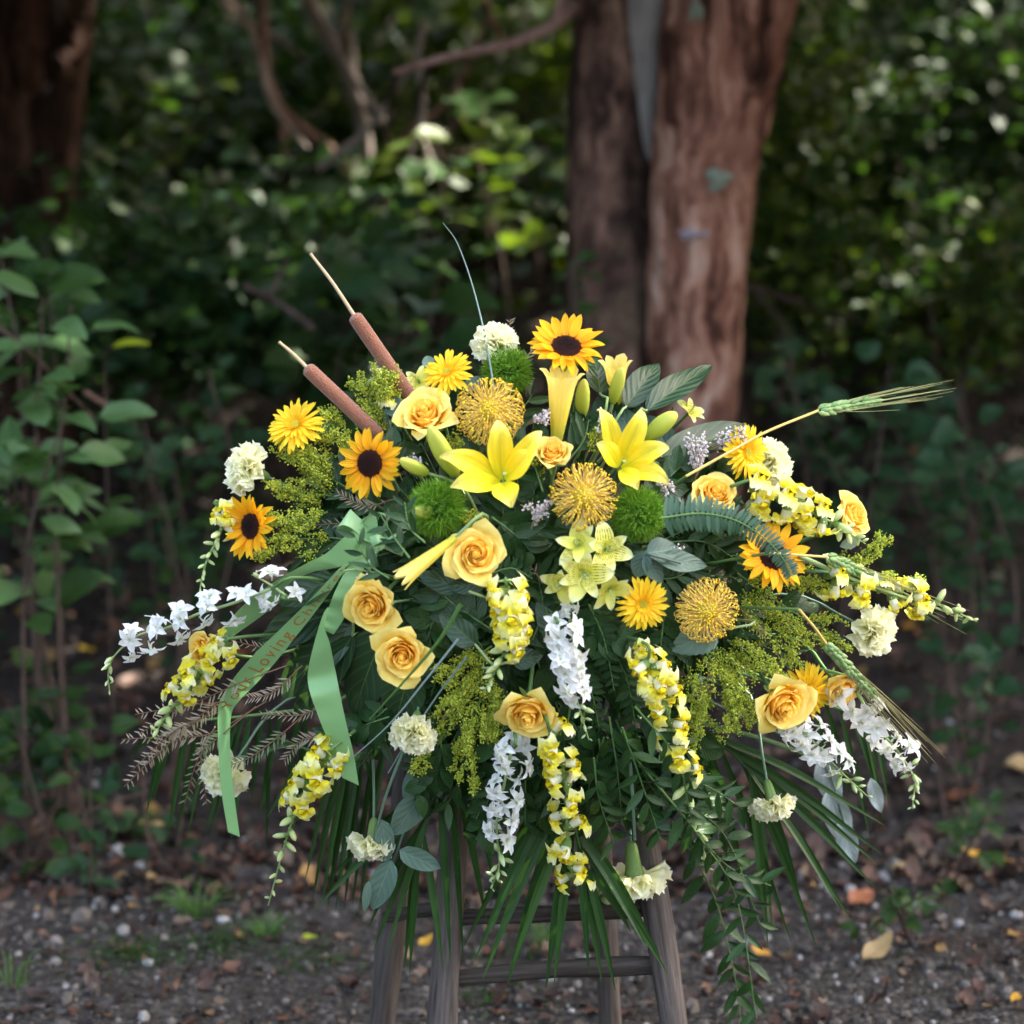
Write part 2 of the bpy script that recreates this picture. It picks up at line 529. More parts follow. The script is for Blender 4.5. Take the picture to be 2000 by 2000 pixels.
def wood_mat(name, c1, c2, sc_=1.0):
    k = NT(name)
    co = k.n('TexCoord').outputs['Object']
    mp = k.n('Mapping', {'Vector': co, 'Scale': (34 * sc_, 34 * sc_, 3.2 * sc_)}).outputs[0]
    n1 = k.n('TexNoise', {'Scale': 2.2, 'Detail': 8.0, 'Roughness': .65, 'Vector': mp}).outputs['Fac']
    n2 = k.n('TexNoise', {'Scale': 9.0, 'Detail': 4.0, 'Vector': co}).outputs['Fac']
    mp3 = k.n('Mapping', {'Vector': co, 'Scale': (190 * sc_, 190 * sc_, 9 * sc_)}).outputs[0]
    n3 = k.n('TexNoise', {'Scale': 1.0, 'Detail': 3.0, 'Vector': mp3}).outputs['Fac']
    f = k.math('ADD', k.math('MULTIPLY', n1, .6), k.math('MULTIPLY', n3, .4))
    c = k.ramp(f, [(.3, tuple(x * .28 for x in c1)), (.45, c1), (.7, c2)])
    c = k.value(c, k.math('ADD', .6, k.math('MULTIPLY', n2, .8)))
    return k.finish(c, .85, 0, k.math('ADD', n1, k.math('MULTIPLY', n3, .6)), .8, .004, .2)


MT['wood'] = wood_mat('weathered_wood', (.058, .047, .043), (.115, .098, .090))
MT['wood_shaded'] = wood_mat('shaded_rail_wood', (.036, .029, .025), (.082, .069, .062))  # easel wood darkened: the shade on the rails is put into the colour
MT['foam'] = plain_mat('floral_foam', (.02, .05, .02), (.03, .06, .02), .9)


def bark_mat(name, stops, zs=2.0, fine=1.0, moss=None):
    k = NT(name)
    co = k.n('TexCoord').outputs['Object']
    wob = k.n('TexNoise', {'Scale': 4.0, 'Detail': 3.0, 'Vector': co}).outputs['Color']
    co2 = k.n('VectorMath', {0: co, 1: k.value(wob, .22)}, operation='ADD').outputs[0]
    mp = k.n('Mapping', {'Vector': co2, 'Scale': (30 * fine, 30 * fine, zs)}).outputs[0]
    n1 = k.n('TexNoise', {'Scale': 1.0, 'Detail': 7.0, 'Roughness': .62, 'Vector': mp}).outputs['Fac']
    mp2 = k.n('Mapping', {'Vector': co2, 'Scale': (17, 17, 2.6)}).outputs[0]
    n2 = k.n('TexNoise', {'Scale': 1.0, 'Detail': 4.0, 'Vector': mp2}).outputs['Fac']
    f = k.math('ADD', k.math('MULTIPLY', n1, .45), k.math('MULTIPLY', n2, .55))  # contrast puts sunlit patches and cleft shade into the bark colour
    c = k.ramp(f, stops)
    if moss:
        n3 = k.n('TexNoise', {'Scale': 3.0, 'Detail': 5.0, 'Vector': co}).outputs['Fac']
        c = k.mix(k.math('MULTIPLY', k.math('SUBTRACT', n3, .54, clamp=True), 5.0, clamp=True), c, moss)
    return k.finish(c, .9, 0, f, 1.0, .05, .12)


MT['bark_red'] = bark_mat('stringy_red_bark', [(.36, (.014, .006, .004)), (.44, (.085, .036, .025)), (.50, (.20, .090, .062)), (.57, (.34, .18, .13)), (.66, (.46, .32, .26))], 4.5, .75)
MT['bark_brown'] = bark_mat('rough_brown_bark', [(.37, (.008, .005, .004)), (.46, (.045, .026, .020)), (.54, (.12, .066, .050)), (.66, (.26, .16, .12))], 9.0, .8, moss=(.055, .052, .032))
MT['bark_dark'] = bark_mat('dark_peeling_bark', [(.36, (.006, .004, .003)), (.48, (.030, .016, .012)), (.56, (.085, .042, .030)), (.70, (.16, .09, .07))], 3.0, .6)
MT['bark_grey'] = bark_mat('smooth_grey_bark', [(.3, (.13, .115, .11)), (.5, (.22, .20, .19)), (.7, (.30, .275, .265))], 2.5, .7)
MT['twig_pale'] = bark_mat('pale_twig_bark', [(.25, (.10, .08, .07)), (.5, (.24, .20, .18)), (.8, (.36, .31, .29))], 4, 1.0)
MT['twig'] = bark_mat('twig_bark', [(.25, (.03, .02, .016)), (.5, (.075, .052, .043)), (.8, (.14, .105, .09))], 4, 1.0)
MT['twig_red'] = bark_mat('reddish_twig_bark', [(.25, (.10, .05, .04)), (.5, (.22, .13, .11)), (.8, (.36, .25, .23))], 4, 1.0)
MT['lichen'] = plain_mat('lichen', (.12, .135, .10), (.15, .165, .13), .95, bump=.8, bscale=60)
MT['scar'] = plain_mat('pale_scar', (.22, .19, .22), (.28, .24, .26), .8, bump=.8, bscale=60)

MT['bush'] = leaf_mat('shrub_leaf', (.016, .042, .009), (.030, .064, .014), transl=.3, rough=.45, var=.6, spec=.18)
MT['bush_lit'] = leaf_mat('lit_shrub_leaf', (.050, .110, .034), (.080, .150, .050), transl=.3, rough=.40, var=.5, spec=.35)  # the left shrub's stronger light is put into a paler leaf colour
MT['bush_blue'] = leaf_mat('bluish_shrub_leaf', (.013, .040, .015), (.024, .056, .022), transl=.28, rough=.45, var=.6, spec=.2)
MT['bush_lime'] = leaf_mat('lime_shrub_leaf', (.040, .070, .008), (.075, .105, .013), transl=.4, rough=.42, var=.6, spec=.2)
MT['crown'] = leaf_mat('tree_leaf', (.035, .080, .020), (.055, .11, .025), transl=.25, rough=.4)
MT['yellowleaf'] = leaf_mat('yellow_leaf', (.55, .34, .02), (.48, .22, .02), transl=.3, rough=.5, vein=(.6, .4, .08))
MT['tanleaf'] = leaf_mat('tan_leaf', (.40, .28, .12), (.30, .19, .09), transl=.15, rough=.6, vein=(.22, .14, .07))
MT['rustleaf'] = leaf_mat('rust_leaf', (.20, .060, .028), (.28, .10, .045), transl=.15, rough=.6)
MT['limeleaf'] = leaf_mat('lime_leaf', (.42, .50, .02), (.36, .45, .02), transl=.45, rough=.4)


def litter_mat():
    k = NT('leaf_litter')
    c = k.ramp(k.rnd(), [(0, (.018, .011, .009)), (.35, (.042, .024, .019)), (.62, (.074, .036, .026)), (.82, (.115, .055, .035)), (.94, (.12, .085, .06)), (1, (.28, .16, .05))])
    nz = k.n('TexNoise', {'Scale': 60.0, 'Detail': 3.0, 'Vector': k.n('TexCoord').outputs['Object']}).outputs['Fac']
    return k.finish(k.value(c, k.math('ADD', .6, k.math('MULTIPLY', nz, .8))), .6, .08, nz, .4, .003, .35)


def stone_mat():
    k = NT('gravel_stone')
    c = k.ramp(k.rnd(), [(0, (.042, .036, .033)), (.45, (.060, .053, .049)), (.70, (.094, .079, .069)), (.88, (.145, .127, .115)), (.985, (.26, .25, .25)), (1, (.50, .50, .50))])
    nz = k.n('TexNoise', {'Scale': 120.0, 'Detail': 3.0, 'Vector': k.n('TexCoord').outputs['Object']}).outputs['Fac']
    return k.finish(k.value(c, k.math('ADD', .6, k.math('MULTIPLY', nz, .8))), .8, 0, nz, .5, .003, .3)


def ground_mat():
    k = NT('ground_soil')
    co = k.n('TexCoord').outputs['Object']
    n1 = k.n('TexNoise', {'Scale': 2.2, 'Detail': 6.0, 'Roughness': .6, 'Vector': co}).outputs['Fac']
    vo = k.n('TexVoronoi', {'Scale': 75.0, 'Vector': co})
    n2 = k.n('TexNoise', {'Scale': 30.0, 'Detail': 6.0, 'Roughness': .7, 'Vector': co}).outputs['Fac']
    y = k.n('SeparateXYZ', {0: co}).outputs[1]
    grav = k.ramp(k.n('SeparateColor', {0: vo.outputs['Color']}).outputs[0], [(0, (.036, .031, .028)), (.5, (.072, .063, .057)), (.85, (.125, .11, .10)), (1, (.20, .19, .19))])
    soil = k.ramp(n2, [(.25, (.018, .013, .011)), (.5, (.045, .032, .027)), (.75, (.085, .06, .05))])
    edge = k.math('ADD', y, k.math('MULTIPLY', k.math('SUBTRACT', n1, .5), 2.2))
    m = k.math('MULTIPLY', k.math('SUBTRACT', edge, 1.15), 1.6, clamp=True)
    patch = k.math('MULTIPLY', k.math('SUBTRACT', n1, .48, clamp=True), 6.0, clamp=True)
    m = k.math('MAXIMUM', m, k.math('MULTIPLY', patch, .9))
    c = k.mix(m, grav, soil)
    c = k.value(c, k.math('ADD', .10, k.math('MULTIPLY', n2, .85)))
    h = k.math('ADD', k.math('MULTIPLY', vo.outputs['Distance'], -1.0), n2)
    return k.finish(c, .88, 0, h, 1.0, .012, .25)


MT['litter'] = litter_mat()
MT['stone'] = stone_mat()
MT['ground'] = ground_mat()

# ------------------------------------------------------------------ the setting: ground
_w = [(rng.normal(size=2) * f, rng.random() * 6.28, a) for f, a in ((.7, .05), (1.1, .04), (2.1, .025), (3.7, .014), (6.0, .008), (11.0, .004), (17, .003)) for _ in range(2)]


def sstep(x):
    x = np.clip(x, 0, 1)
    return x * x * (3 - 2 * x)


def gz(x, y):
    x = np.asarray(x, float); y = np.asarray(y, float)
    z = 0.16 * sstep((y - 1.4) / 1.8) + 1.1 * sstep((y - 2.8) / 4.5) + 3.2 * sstep((y - 6.0) / 7.0)
    amp = .35 + .65 * sstep((y - 1.0) / 1.5) + .8 * sstep((y - 3) / 4)
    n = 0
    for k, p, a in _w:
        n = n + a * np.sin(x * k[0] + y * k[1] + p)
    fade = 1 - sstep((np.hypot(x, y) - 25) / 20)
    return z + n * amp * fade - .02


def nonuni(fine, half, lim):
    a = np.arange(0, half, fine)
    b = [a[-1]]; st = fine
    while b[-1] < lim:
        st *= 1.35; b.append(b[-1] + st)
    p = np.concatenate([a, b[1:]])
    return np.concatenate([-p[:0:-1], p])


gx = nonuni(.045, 2.6, 420); gy = nonuni(.05, 3.0, 420) + 1.0
GX, GY = np.meshgrid(gx, gy)
i = np.arange(GX.size).reshape(GX.shape)
gF = np.stack([i[:-1, :-1], i[:-1, 1:], i[1:, 1:], i[1:, :-1]], -1).reshape(-1, 4)
obj('ground', mesh('ground', [(np.stack([GX, GY, gz(GX, GY)], -1).reshape(-1, 3), gF)], MT['ground']), kind='structure',
    label='dark gravelly forest floor rising into a bank behind')


def ground_at(px, py, dz=0.0):                   # where the photo's pixel meets the ground
    d = RGT * ((px - 1000) / FPX) - UPV * ((py - 1000) / FPX) + FWD
    t = 1.0
    for k in range(4000):
        p = CAMP + d * t
        if p[2] <= gz(p[0], p[1]) + dz: break
        t += .01
    return np.array([p[0], p[1], float(gz(p[0], p[1]))])


# gravel
ICO_V = []
g_ = (1 + 5 ** .5) / 2
for a in (-1, 1):
    for b in (-g_, g_):
        ICO_V += [[0, a, b], [a, b, 0], [b, 0, a]]
ICO_V = np.array(ICO_V) / math.hypot(1, g_)
ICO_F = np.array([[a, b, c] for a in range(12) for b in range(a + 1, 12) for c in range(b + 1, 12)
                  if max(np.linalg.norm(ICO_V[a] - ICO_V[b]), np.linalg.norm(ICO_V[b] - ICO_V[c]), np.linalg.norm(ICO_V[a] - ICO_V[c])) < 1.2])
n = 15000
x = rng.uniform(-2.2, 2.2, n); y = rng.uniform(-1.2, 2.3, n) ** 1.0
keep = (rng.random(n) < np.where(y > 1.3, .25, 1.0))
x, y = x[keep], y[keep]; n = len(x)
r = np.clip(rng.lognormal(math.log(.0052), .5, n), .002, .02)
pos = np.stack([x, y, gz(x, y) + r * .25], -1)
obj('gravel', mesh('gravel', [scatter(ICO_V, ICO_F, pos, r[:, None] * rng.uniform(.6, 1.25, (n, 3)))], MT['stone'], smooth=False), kind='stuff',
    label='small grey and brown stones strewn over the ground')


# leaf litter
def curled(L, W, b):
    return leaf(L, W, b, .3, .25, .8, .7, 3, 5)


pcs = []
for v in range(5):
    bl = curled(1, .55, rng.uniform(-1.5, 1.5))
    n = 1500
    y = 1.1 + 8.5 * rng.random(n) ** 1.5
    x = rng.normal(0, 1, n) * (1.1 + .22 * y)
    nn = np.stack([rng.normal(0, .45, n), rng.normal(0, .45, n), np.ones(n)], -1)
    rot = np.array([basis(nn[k], (math.cos(k), math.sin(k), 0)) for k in range(n)])
    s_ = rng.uniform(.025, .075, n)
    pcs.append(scatter(bl[0], bl[1], np.stack([x, y, gz(x, y) + .008], -1), s_, rot, None, bl[2]))
for v in range(3):
    bl = curled(1, .5, rng.uniform(-1.5, 1.5))
    n = 900
    x = rng.uniform(-1.8, 1.8, n); y = rng.uniform(-.3, 1.4, n)
    nn = np.stack([rng.normal(0, .3, n), rng.normal(0, .3, n), np.ones(n)], -1)
    rot = np.array([basis(nn[k], (math.cos(k), math.sin(k), 0)) for k in range(n)])
    pcs.append(scatter(bl[0], bl[1], np.stack([x, y, gz(x, y) + .006], -1), rng.uniform(.012, .045, n), rot, None, bl[2]))
obj('leaf_litter', mesh('leaf_litter', pcs, MT['litter']), kind='stuff', label='brown dead leaf litter covering the woodland floor')


# ------------------------------------------------------------------ trees and undergrowth
def strands(seed, amp, nf=18):
    r_ = np.random.default_rng(seed)
    fr = [(int(r_.integers(5, nf)), r_.uniform(-7, 7), r_.random() * 6.28, r_.uniform(.3, 1)) for _ in range(16)]

    def d(s, a):
        o = 0
        for f, k, p, w in fr:
            o = o + w * np.abs(np.sin(.5 * (f * a) + k * s + 1.6 * np.sin(s * 11 + p) + .8 * np.sin(s * 31 + 2 * p) + p)) / math.sqrt(f)
        lump = .6 * np.sin(2 * a + 3 * s + seed) + .5 * np.sin(3 * a - 5 * s + seed * 2)
        return amp * (o - 2.2) + .05 * lump
    return d


def trunk_part(name, parent, pts, radii, mat, seed=1, amp=.05, ns=64, rings=110):
    path = spline(pts, rings)
    r = np.interp(np.linspace(0, 1, rings), np.linspace(0, 1, len(radii)), radii)
    return obj(name, mesh(name, tube(path, r, ns, strands(seed, amp)), mat), parent)


# gaps cut through the leaves towards the sun to put flecks on chosen spots
GAPS = []
for x0, x1, y0, y1, Y0, Y1, n_ in ((480, 800, 240, 560, 3.0, 4.4, 18), (780, 1080, 320, 520, 2.8, 4.0, 8), (1440, 1640, 120, 420, 3.6, 4.8, 13), (1560, 1800, 400, 660, 3.3, 4.2, 12), (1640, 1980, 260, 480, 4.2, 5.2, 6),
                                   (160, 460, 150, 480, 4.2, 5.4, 8), (20, 320, 480, 720, 1.5, 2.0, 4), (300, 480, 700, 1000, 1.8, 2.4, 3), (480, 740, 420, 560, 2.4, 3.2, 3)):
    for _ in range(n_):
        GAPS.append((P(rng.uniform(x0, x1), rng.uniform(y0, y1), rng.uniform(Y0, Y1)), rng.uniform(.015, .045)))
for px_, py_, Y_, r_ in ((1650, 990, .05, .07), (1600, 975, .03, .04), (1275, 730, .05, .035), (1370, 730, .05, .04), (1165, 715, .06, .03), (1860, 1160, .05, .03), (1985, 1880, .42, .06), (1440, 870, .05, .02)):
    GAPS.append((P(px_, py_, Y_), r_))
GP = np.array([g[0] for g in GAPS]); GR = np.array([g[1] for g in GAPS]); SD = np.array(SUN_DIR)


def clear_of_gaps(p, half):
    keep = np.ones(len(p), bool)
    for g, r_ in zip(GP, GR):
        d_ = p - g
        t_ = d_ @ SD
        dist = np.linalg.norm(d_ - t_[:, None] * SD, axis=1)
        keep &= ~((t_ > .5) & (dist < r_ + half))
    return keep


def crown_mesh(name, blobs, nleaf, size, mat, floor=None):
    pcs = []
    tot = sum(b[3] * b[4] * b[5] for b in blobs)
    bl = leaf(1, .62, .5, .2, .1, .8, .8, 3, 4)
    for cx, cy, cz, rx, ry, rz in blobs:
        n = int(nleaf * rx * ry * rz / tot)
        # leaves gather in clumps so that the crown has gaps
        m = max(3, n // 26)
        c = rng.normal(size=(m, 3)); c /= np.linalg.norm(c, axis=1)[:, None]
        c *= (rng.random(m) ** .45)[:, None]
        idx = rng.integers(0, m, n)
        p = c[idx] * np.array([rx, ry, rz]) + rng.normal(0, .17, (n, 3)) + np.array([cx, cy, cz])
        if floor is not None:                    # leaves hanging low enough to come into view are dropped
            p = p[p[:, 2] > floor + .0704 * (p[:, 1] - CAM_Y)]
        p = p[clear_of_gaps(p, size * .45)]; n = len(p)
        pcs.append(scatter(bl[0], bl[1], p, rng.uniform(.7, 1.3, n) * size, None, None, bl[2]))
    return mesh(name, pcs, mat)


def limb(parent, a, b, r0, r1, mat, name='limb', sag=.1):
    a, b = np.asarray(a, float), np.asarray(b, float)
    m = (a + b) / 2 + rng.normal(0, sag, 3)
    obj(name, mesh(name, tube(spline([a, m, b], 14), np.linspace(r0, r1, 14), 8), mat), parent)


# --- the twin-trunked tree behind the flowers
TY = 2.55
tb = ground_at(1290, 1290)
twin = thing('twin_trunk_tree', 'tall tree with reddish and brown twin trunks right behind the flowers', 'tree', M4(np.eye(3), (0, 0, 0)))
k_ = mpp(TY)


def trunk_path(rows, Y, base_drop=1350, top=None):
    pts = [P((a + b) / 2, y, Y) for y, a, b in rows]
    rr = [(b - a) / 2 * mpp(Y) for y, a, b in rows]
    return pts, rr


pts, rr = trunk_path([(1330, 1230, 1500), (1000, 1262, 1452), (800, 1268, 1442), (600, 1268, 1452), (400, 1272, 1468), (200, 1288, 1502), (0, 1306, 1548)], TY)
d = pts[-1] - pts[-2]
pts += [pts[-1] + d * 3 + np.array([0.05, 0, 0]), pts[-1] + d * 7]; rr += [rr[-1] * .95, rr[-1] * .8]
t1 = trunk_part('trunk', twin, pts, rr, MT['bark_red'], 3, .085)
t1['label'] = 'thick reddish stringy-barked trunk leaning to the right'
topA = pts[-1]
pts, rr = trunk_path([(1330, 1130, 1330), (1000, 1120, 1310), (800, 1112, 1300), (600, 1108, 1306), (400, 1106, 1286), (200, 1110, 1256), (0, 1120, 1240)], TY + .10)
d = pts[-1] - pts[-2]
pts += [pts[-1] + d * 3 - np.array([0.05, 0, 0]), pts[-1] + d * 7]; rr += [rr[-1] * .95, rr[-1] * .8]
t2 = trunk_part('trunk', twin, pts, rr, MT['bark_brown'], 5, .085)
t2['label'] = 'dark brown rough-barked left trunk'
topB = pts[-1]
pts, rr = trunk_path([(900, 1262, 1280), (500, 1258, 1276), (330, 1246, 1278), (150, 1230, 1304), (0, 1222, 1326)], TY + .07)
d = pts[-1] - pts[-2]
pts += [pts[-1] + d * 4]; rr += [rr[-1]]
t3 = trunk_part('trunk', twin, pts, rr, MT['bark_grey'], 8, .02)
t3['label'] = 'smooth grey stem in the fork of the trunks'


def patch(parent, px, py, Y, w, h, mat, name='lichen'):
    def fn(U, V):
        a = 2 * np.pi * U; r_ = V * (1 + .25 * np.sin(3 * a + px) + .15 * np.sin(5 * a))
        x = r_ * np.cos(a) * w / 2; z = r_ * np.sin(a) * h / 2
        return x, -.012 * (1 - V ** 2) + 0 * x, z
    s_ = sheet(17, 5, fn)
    obj(name, mesh(name, [tp(s_, None, P(px, py, Y), 1)], mat), parent)


TF = TY - .20
patch(twin, 1402, 350, TF + .012, .06, .055, MT['lichen'])
patch(twin, 1352, 458, TF + .02, .07, .022, MT['scar'], 'scar')
patch(twin, 1360, 20, TF + .0, .035, .06, MT['lichen'])
limb(twin, topA, topA + (.6, .3, 1.6), .11, .06, MT['bark_red'])
limb(twin, topB, topB + (-.8, .4, 1.5), .09, .05, MT['bark_brown'])
obj('crown', crown_mesh('crown', [(.8, 2.4, 4.9, 2.2, 1.9, 1.3), (-1.0, 2.8, 5.3, 2.0, 1.8, 1.2), (2.4, 1.6, 5.2, 1.8, 1.6, 1.0), (1.4, 3.8, 5.6, 1.6, 1.4, 1.0)], 14500, .17, MT['crown']), twin)
obj('shade_crown', crown_mesh('shade_crown', [(-2.6, 2.1, 2.65, 1.1, .7, .55), (-1.0, 1.9, 2.6, 1.1, .6, .5), (.6, 1.9, 2.6, 1.1, .6, .5), (2.2, 2.0, 2.65, 1.1, .7, .55), (3.6, 2.4, 2.7, .9, .9, .7), (-4.0, 2.6, 2.6, .9, .9, .7), (-1.8, 2.9, 3.2, 1.2, .8, .5), (0, 3.0, 3.2, 1.2, .8, .5), (1.8, 3.0, 3.2, 1.2, .8, .5), (-1.4, 1.6, 2.25, 1.3, .45, .35), (1.4, 1.6, 2.25, 1.3, .45, .35), (3.2, 1.8, 2.3, .8, .6, .45), (-3.2, 1.8, 2.3, .8, .6, .45)], 14000, .16, MT['crown'], 1.66), twin)  # unseen low foliage added to shade the background
for q in ((-1.0, 1.9, 2.7), (.6, 1.9, 2.7), (2.2, 2.0, 2.75), (-2.6, 2.1, 2.75)):
    limb(twin, topB if q[0] < 0 else topA, q, .04, .012, MT['bark_brown'], 'limb', .1)
# the side branch to the left of the trunk
br = [P(1120, 10, TY), P(1085, 45, TY - .05), P(1000, 85, TY - .08), P(880, 110, TY - .1), P(770, 142, TY - .1)]
obj('branch', mesh('branch', tube(spline(br, 30), np.linspace(.018, .008, 30), 8, strands(4, .05, 9)), MT['twig_red']), twin)
obj('branch', mesh('branch', tube(spline([br[1], P(1100, -20, TY - .05), P(1110, -120, TY)], 10), .012, 6), MT['twig_red']), twin)

# --- the tree at the left edge
LY = 4.2
ltree = thing('woodland_tree', 'dark tree with a peeling reddish trunk at the far left edge', 'tree')
pts, rr = trunk_path([(980, 15, 190), (700, -10, 165), (400, -20, 160), (150, -15, 172), (0, -10, 190)], LY)
pts += [pts[-1] + (pts[-1] - pts[-2]) * 4]; rr += [rr[-1]]
trunk_part('trunk', ltree, pts, rr, MT['bark_dark'], 13, .09)
obj('crown', crown_mesh('crown', [(-2.2, 3.6, 5.0, 2.2, 2.0, 1.5), (-3.6, 2.4, 5.2, 1.9, 1.7, 1.3)], 10000, .17, MT['crown']), ltree)

# trees whose trunks stand outside the frame but whose crowns shade the place
for nm, lab, bx, by, bl, nl in (
        ('shade_tree', 'leafy tree standing on the bank behind the right-hand shrubs', 3.6, 7.5, [(7.0, 5.6, 5.6, 1.8, 2.6, 2.2), (2.6, 6.2, 5.3, 2.6, 2.2, 1.9), (4.4, 4.4, 5.2, 2.0, 2.0, 1.9), (4.6, 7.5, 4.2, 2.2, 1.6, 2.4)], 17000),
        ('shade_tree', 'leafy tree standing on the bank behind the left-hand shrubs', -4.6, 8.0, [(-3.2, 6.4, 5.2, 2.6, 2.2, 1.9), (-5.0, 5.4, 3.6, 1.6, 2.0, 2.6), (0.2, 6.8, 5.6, 2.2, 2.0, 1.6)], 13000),
        ('shade_tree', 'tall leafy tree at the back of the wood', 0.4, 13.0, [(0, 11.5, 5.8, 3.4, 2.0, 2.2), (3.8, 11.5, 5.8, 2.6, 2.2, 2.4), (-4.2, 11.5, 5.8, 2.6, 2.2, 2.4), (0, 9.0, 6.4, 3.4, 1.8, 1.4)], 11000),
        ('shade_tree', 'leafy tree beside the clearing on the right', 4.2, 1.6, [(3.9, 2.0, 4.0, 1.3, 1.8, 2.2), (4.6, .4, 4.6, 1.3, 1.3, 1.8), (3.2, 3.4, 5.2, 1.5, 1.5, 1.0), (5.6, 2.4, 5.4, 1.6, 2.0, 1.8)], 13000),
        ('shade_tree', 'leafy tree beside the clearing on the left', -4.8, 1.8, [(-4.8, 2.0, 3.0, 1.1, 1.9, 2.4), (-5.0, .4, 3.8, 1.0, 1.2, 1.9)], 8000)):
    t_ = thing(nm, lab, 'tree', None, 'trees of the wood')
    b_ = np.array([bx, by, float(gz(bx, by)) - .1])
    trunk_part('trunk', t_, [b_, b_ + (0.05, 0, 2), b_ + (-.1, .1, 4.4)], [.16, .13, .09], MT['bark_brown'], int(abs(bx) * 10), .05, 32, 40)
    for q in bl:
        limb(t_, b_ + (0, 0, 2.6), (q[0], q[1], q[2] - .3), .07, .02, MT['bark_brown'], 'limb', .25)
    obj('crown', crown_mesh('crown', bl, nl, .18, MT['crown']), t_)


# --- bare stems and dead branches
def stick(name, label, pts, r0, r1, mat, cat='branch', group=None, forks=()):
    t_ = thing(name, label, cat, None, group)
    path = spline(pts, 26)
    obj('stem', mesh('stem', tube(path, np.linspace(r0, r1, 26), 8, strands(int(r0 * 1e4) + len(label), .03, 9)), mat), t_)
    for f in forks:
        obj('twig', mesh('twig', tube(spline(f, 14), np.linspace(r1 * .9, r1 * .4, 14), 6), mat), t_)
    return t_


SY = 4.3
stick('sapling', 'bare grey sapling curving down from the top in the middle', [P(735, 470, SY), P(722, 380, SY), P(708, 240, SY), P(672, 130, SY), P(600, 0, SY), P(560, -120, SY)], .024, .026, MT['twig_pale'], 'tree',
      forks=([P(660, 105, SY), P(672, 40, SY), P(690, -40, SY)], [P(690, 180, SY), P(684, 60, SY)]))
stick('sapling', 'thin bare sapling forking left of the curved one', [P(720, 380, 4.9), P(640, 290, 4.9), P(560, 230, 4.9), P(520, 150, 4.9), P(512, 0, 4.9), P(512, -120, 4.9)], .022, .017, MT['twig_red'], 'tree',
      forks=([P(550, 220, 4.9), P(556, 300, 4.8), P(566, 340, 4.8)], [P(520, 150, 4.9), P(490, 60, 4.9), P(440, 0, 4.9)]))
stick('vine_stem', 'hanging brown vine below the side branch of the twin tree', [P(775, 140, 2.6), P(760, 230, 3.2), P(752, 330, 3.6), P(750, 420, 3.8)], .009, .011, MT['twig'], 'vine',
      forks=([P(850, 110, 2.6), P(820, 180, 3), P(805, 240, 3.2), P(740, 300, 3.4)],))
for pp, lab in (([P(760, 320, 4.4), P(800, 260, 4.4), P(880, 190, 4.4), P(960, 20, 4.4)], 'tan dead branch slanting up towards the side branch'),
                ([P(780, 330, 5), P(860, 310, 5), P(960, 285, 5)], 'tan dead branch lying level behind the sapling'),
                ([P(850, 290, 4.2), P(890, 240, 4.2), P(905, 210, 4.2)], 'short thick broken tan branch left of the twin trunks'),
                ([P(985, 90, 4.6), P(960, 30, 4.6), P(940, -30, 4.6)], 'short tan branch hanging at the top left of the twin trunks')):
    stick('dead_branch', lab, pp, .012, .009, MT['twig_red'], group='dead branches in the thicket')
for pp, lab in (([P(470, 10, 3.6), P(500, 90, 3.6), P(530, 200, 3.6), P(600, 290, 3.6)], 'thin pale bare branch beside the forked sapling'),
                ([P(620, 330, 3.4), P(700, 270, 3.4), P(760, 200, 3.4), P(800, 130, 3.4)], 'thin pale bare branch crossing the curved sapling'),
                ([P(640, 60, 3.5), P(690, 150, 3.5), P(750, 240, 3.5), P(760, 330, 3.5)], 'thin pale drooping twig right of the curved sapling'),
                ([P(440, 40, 5.4), P(520, 60, 5.4), P(600, 120, 5.4)], 'thin pale twig near the top left'),
                ([P(820, 260, 4.4), P(850, 330, 4.4), P(900, 380, 4.4)], 'thin pale twig above the sunlit leaves'),
                ([P(830, 40, 3.3), P(815, 120, 3.3), P(828, 210, 3.3), P(800, 300, 3.3)], 'thin pale upright twig behind the side branch')):
    stick('dead_branch', lab, pp, .0125, .007, MT['twig_pale'], group='dead branches in the thicket')
stick('dead_branch', 'long fallen brown branch right of the twin trunks', [P(1440, 555, 3.4), P(1540, 585, 3.5), P(1640, 615, 3.6), P(1740, 650, 3.8)], .016, .010, MT['twig'], group='dead branches in the thicket',
      forks=([P(1470, 565, 3.4), P(1530, 640, 3.3), P(1540, 720, 3.2), P(1510, 800, 3.1)],))
stick('dead_branch', 'reddish leaning stick at the far right', [P(1830, 690, 4.2), P(1850, 590, 4.2), P(1885, 490, 4.2)], .014, .009, MT['twig_red'], group='dead branches in the thicket')
stick('dead_branch', 'grey fallen stick low behind the cattails', [P(480, 560, 2.4), P(540, 590, 2.3), P(610, 640, 2.2)], .010, .008, MT['twig'], group='dead branches in the thicket',
      forks=([P(525, 580, 2.3), P(545, 540, 2.35), P(560, 505, 2.4)],))
stick('bramble_cane', 'dark purple cane arching in from the left edge', [P(-30, 620, 1.3), P(60, 690, 1.35), P(120, 755, 1.45), P(165, 800, 1.55), P(185, 830, 1.7)], .0055, .004, MT['twig'], 'cane')
stick('dead_branch', 'thin brown stick lying in front of the left shrub', [P(165, 765, 1.75), P(240, 812, 1.8)], .006, .004, MT['twig_red'], group='dead branches in the thicket')

# --- shrubs with leaves one can pick apart
LEAFSETS = {}


def leaf_set(key, W, mat, n=4, **kw):
    if key not in LEAFSETS:
        LEAFSETS[key] = [mesh('leaf', [leaf(1, W * rng.uniform(.85, 1.15), rng.uniform(.1, 1.0), rng.uniform(.1, .4), .06, ph=v * 2., **kw)], mat) for v in range(n)]
    return LEAFSETS[key]


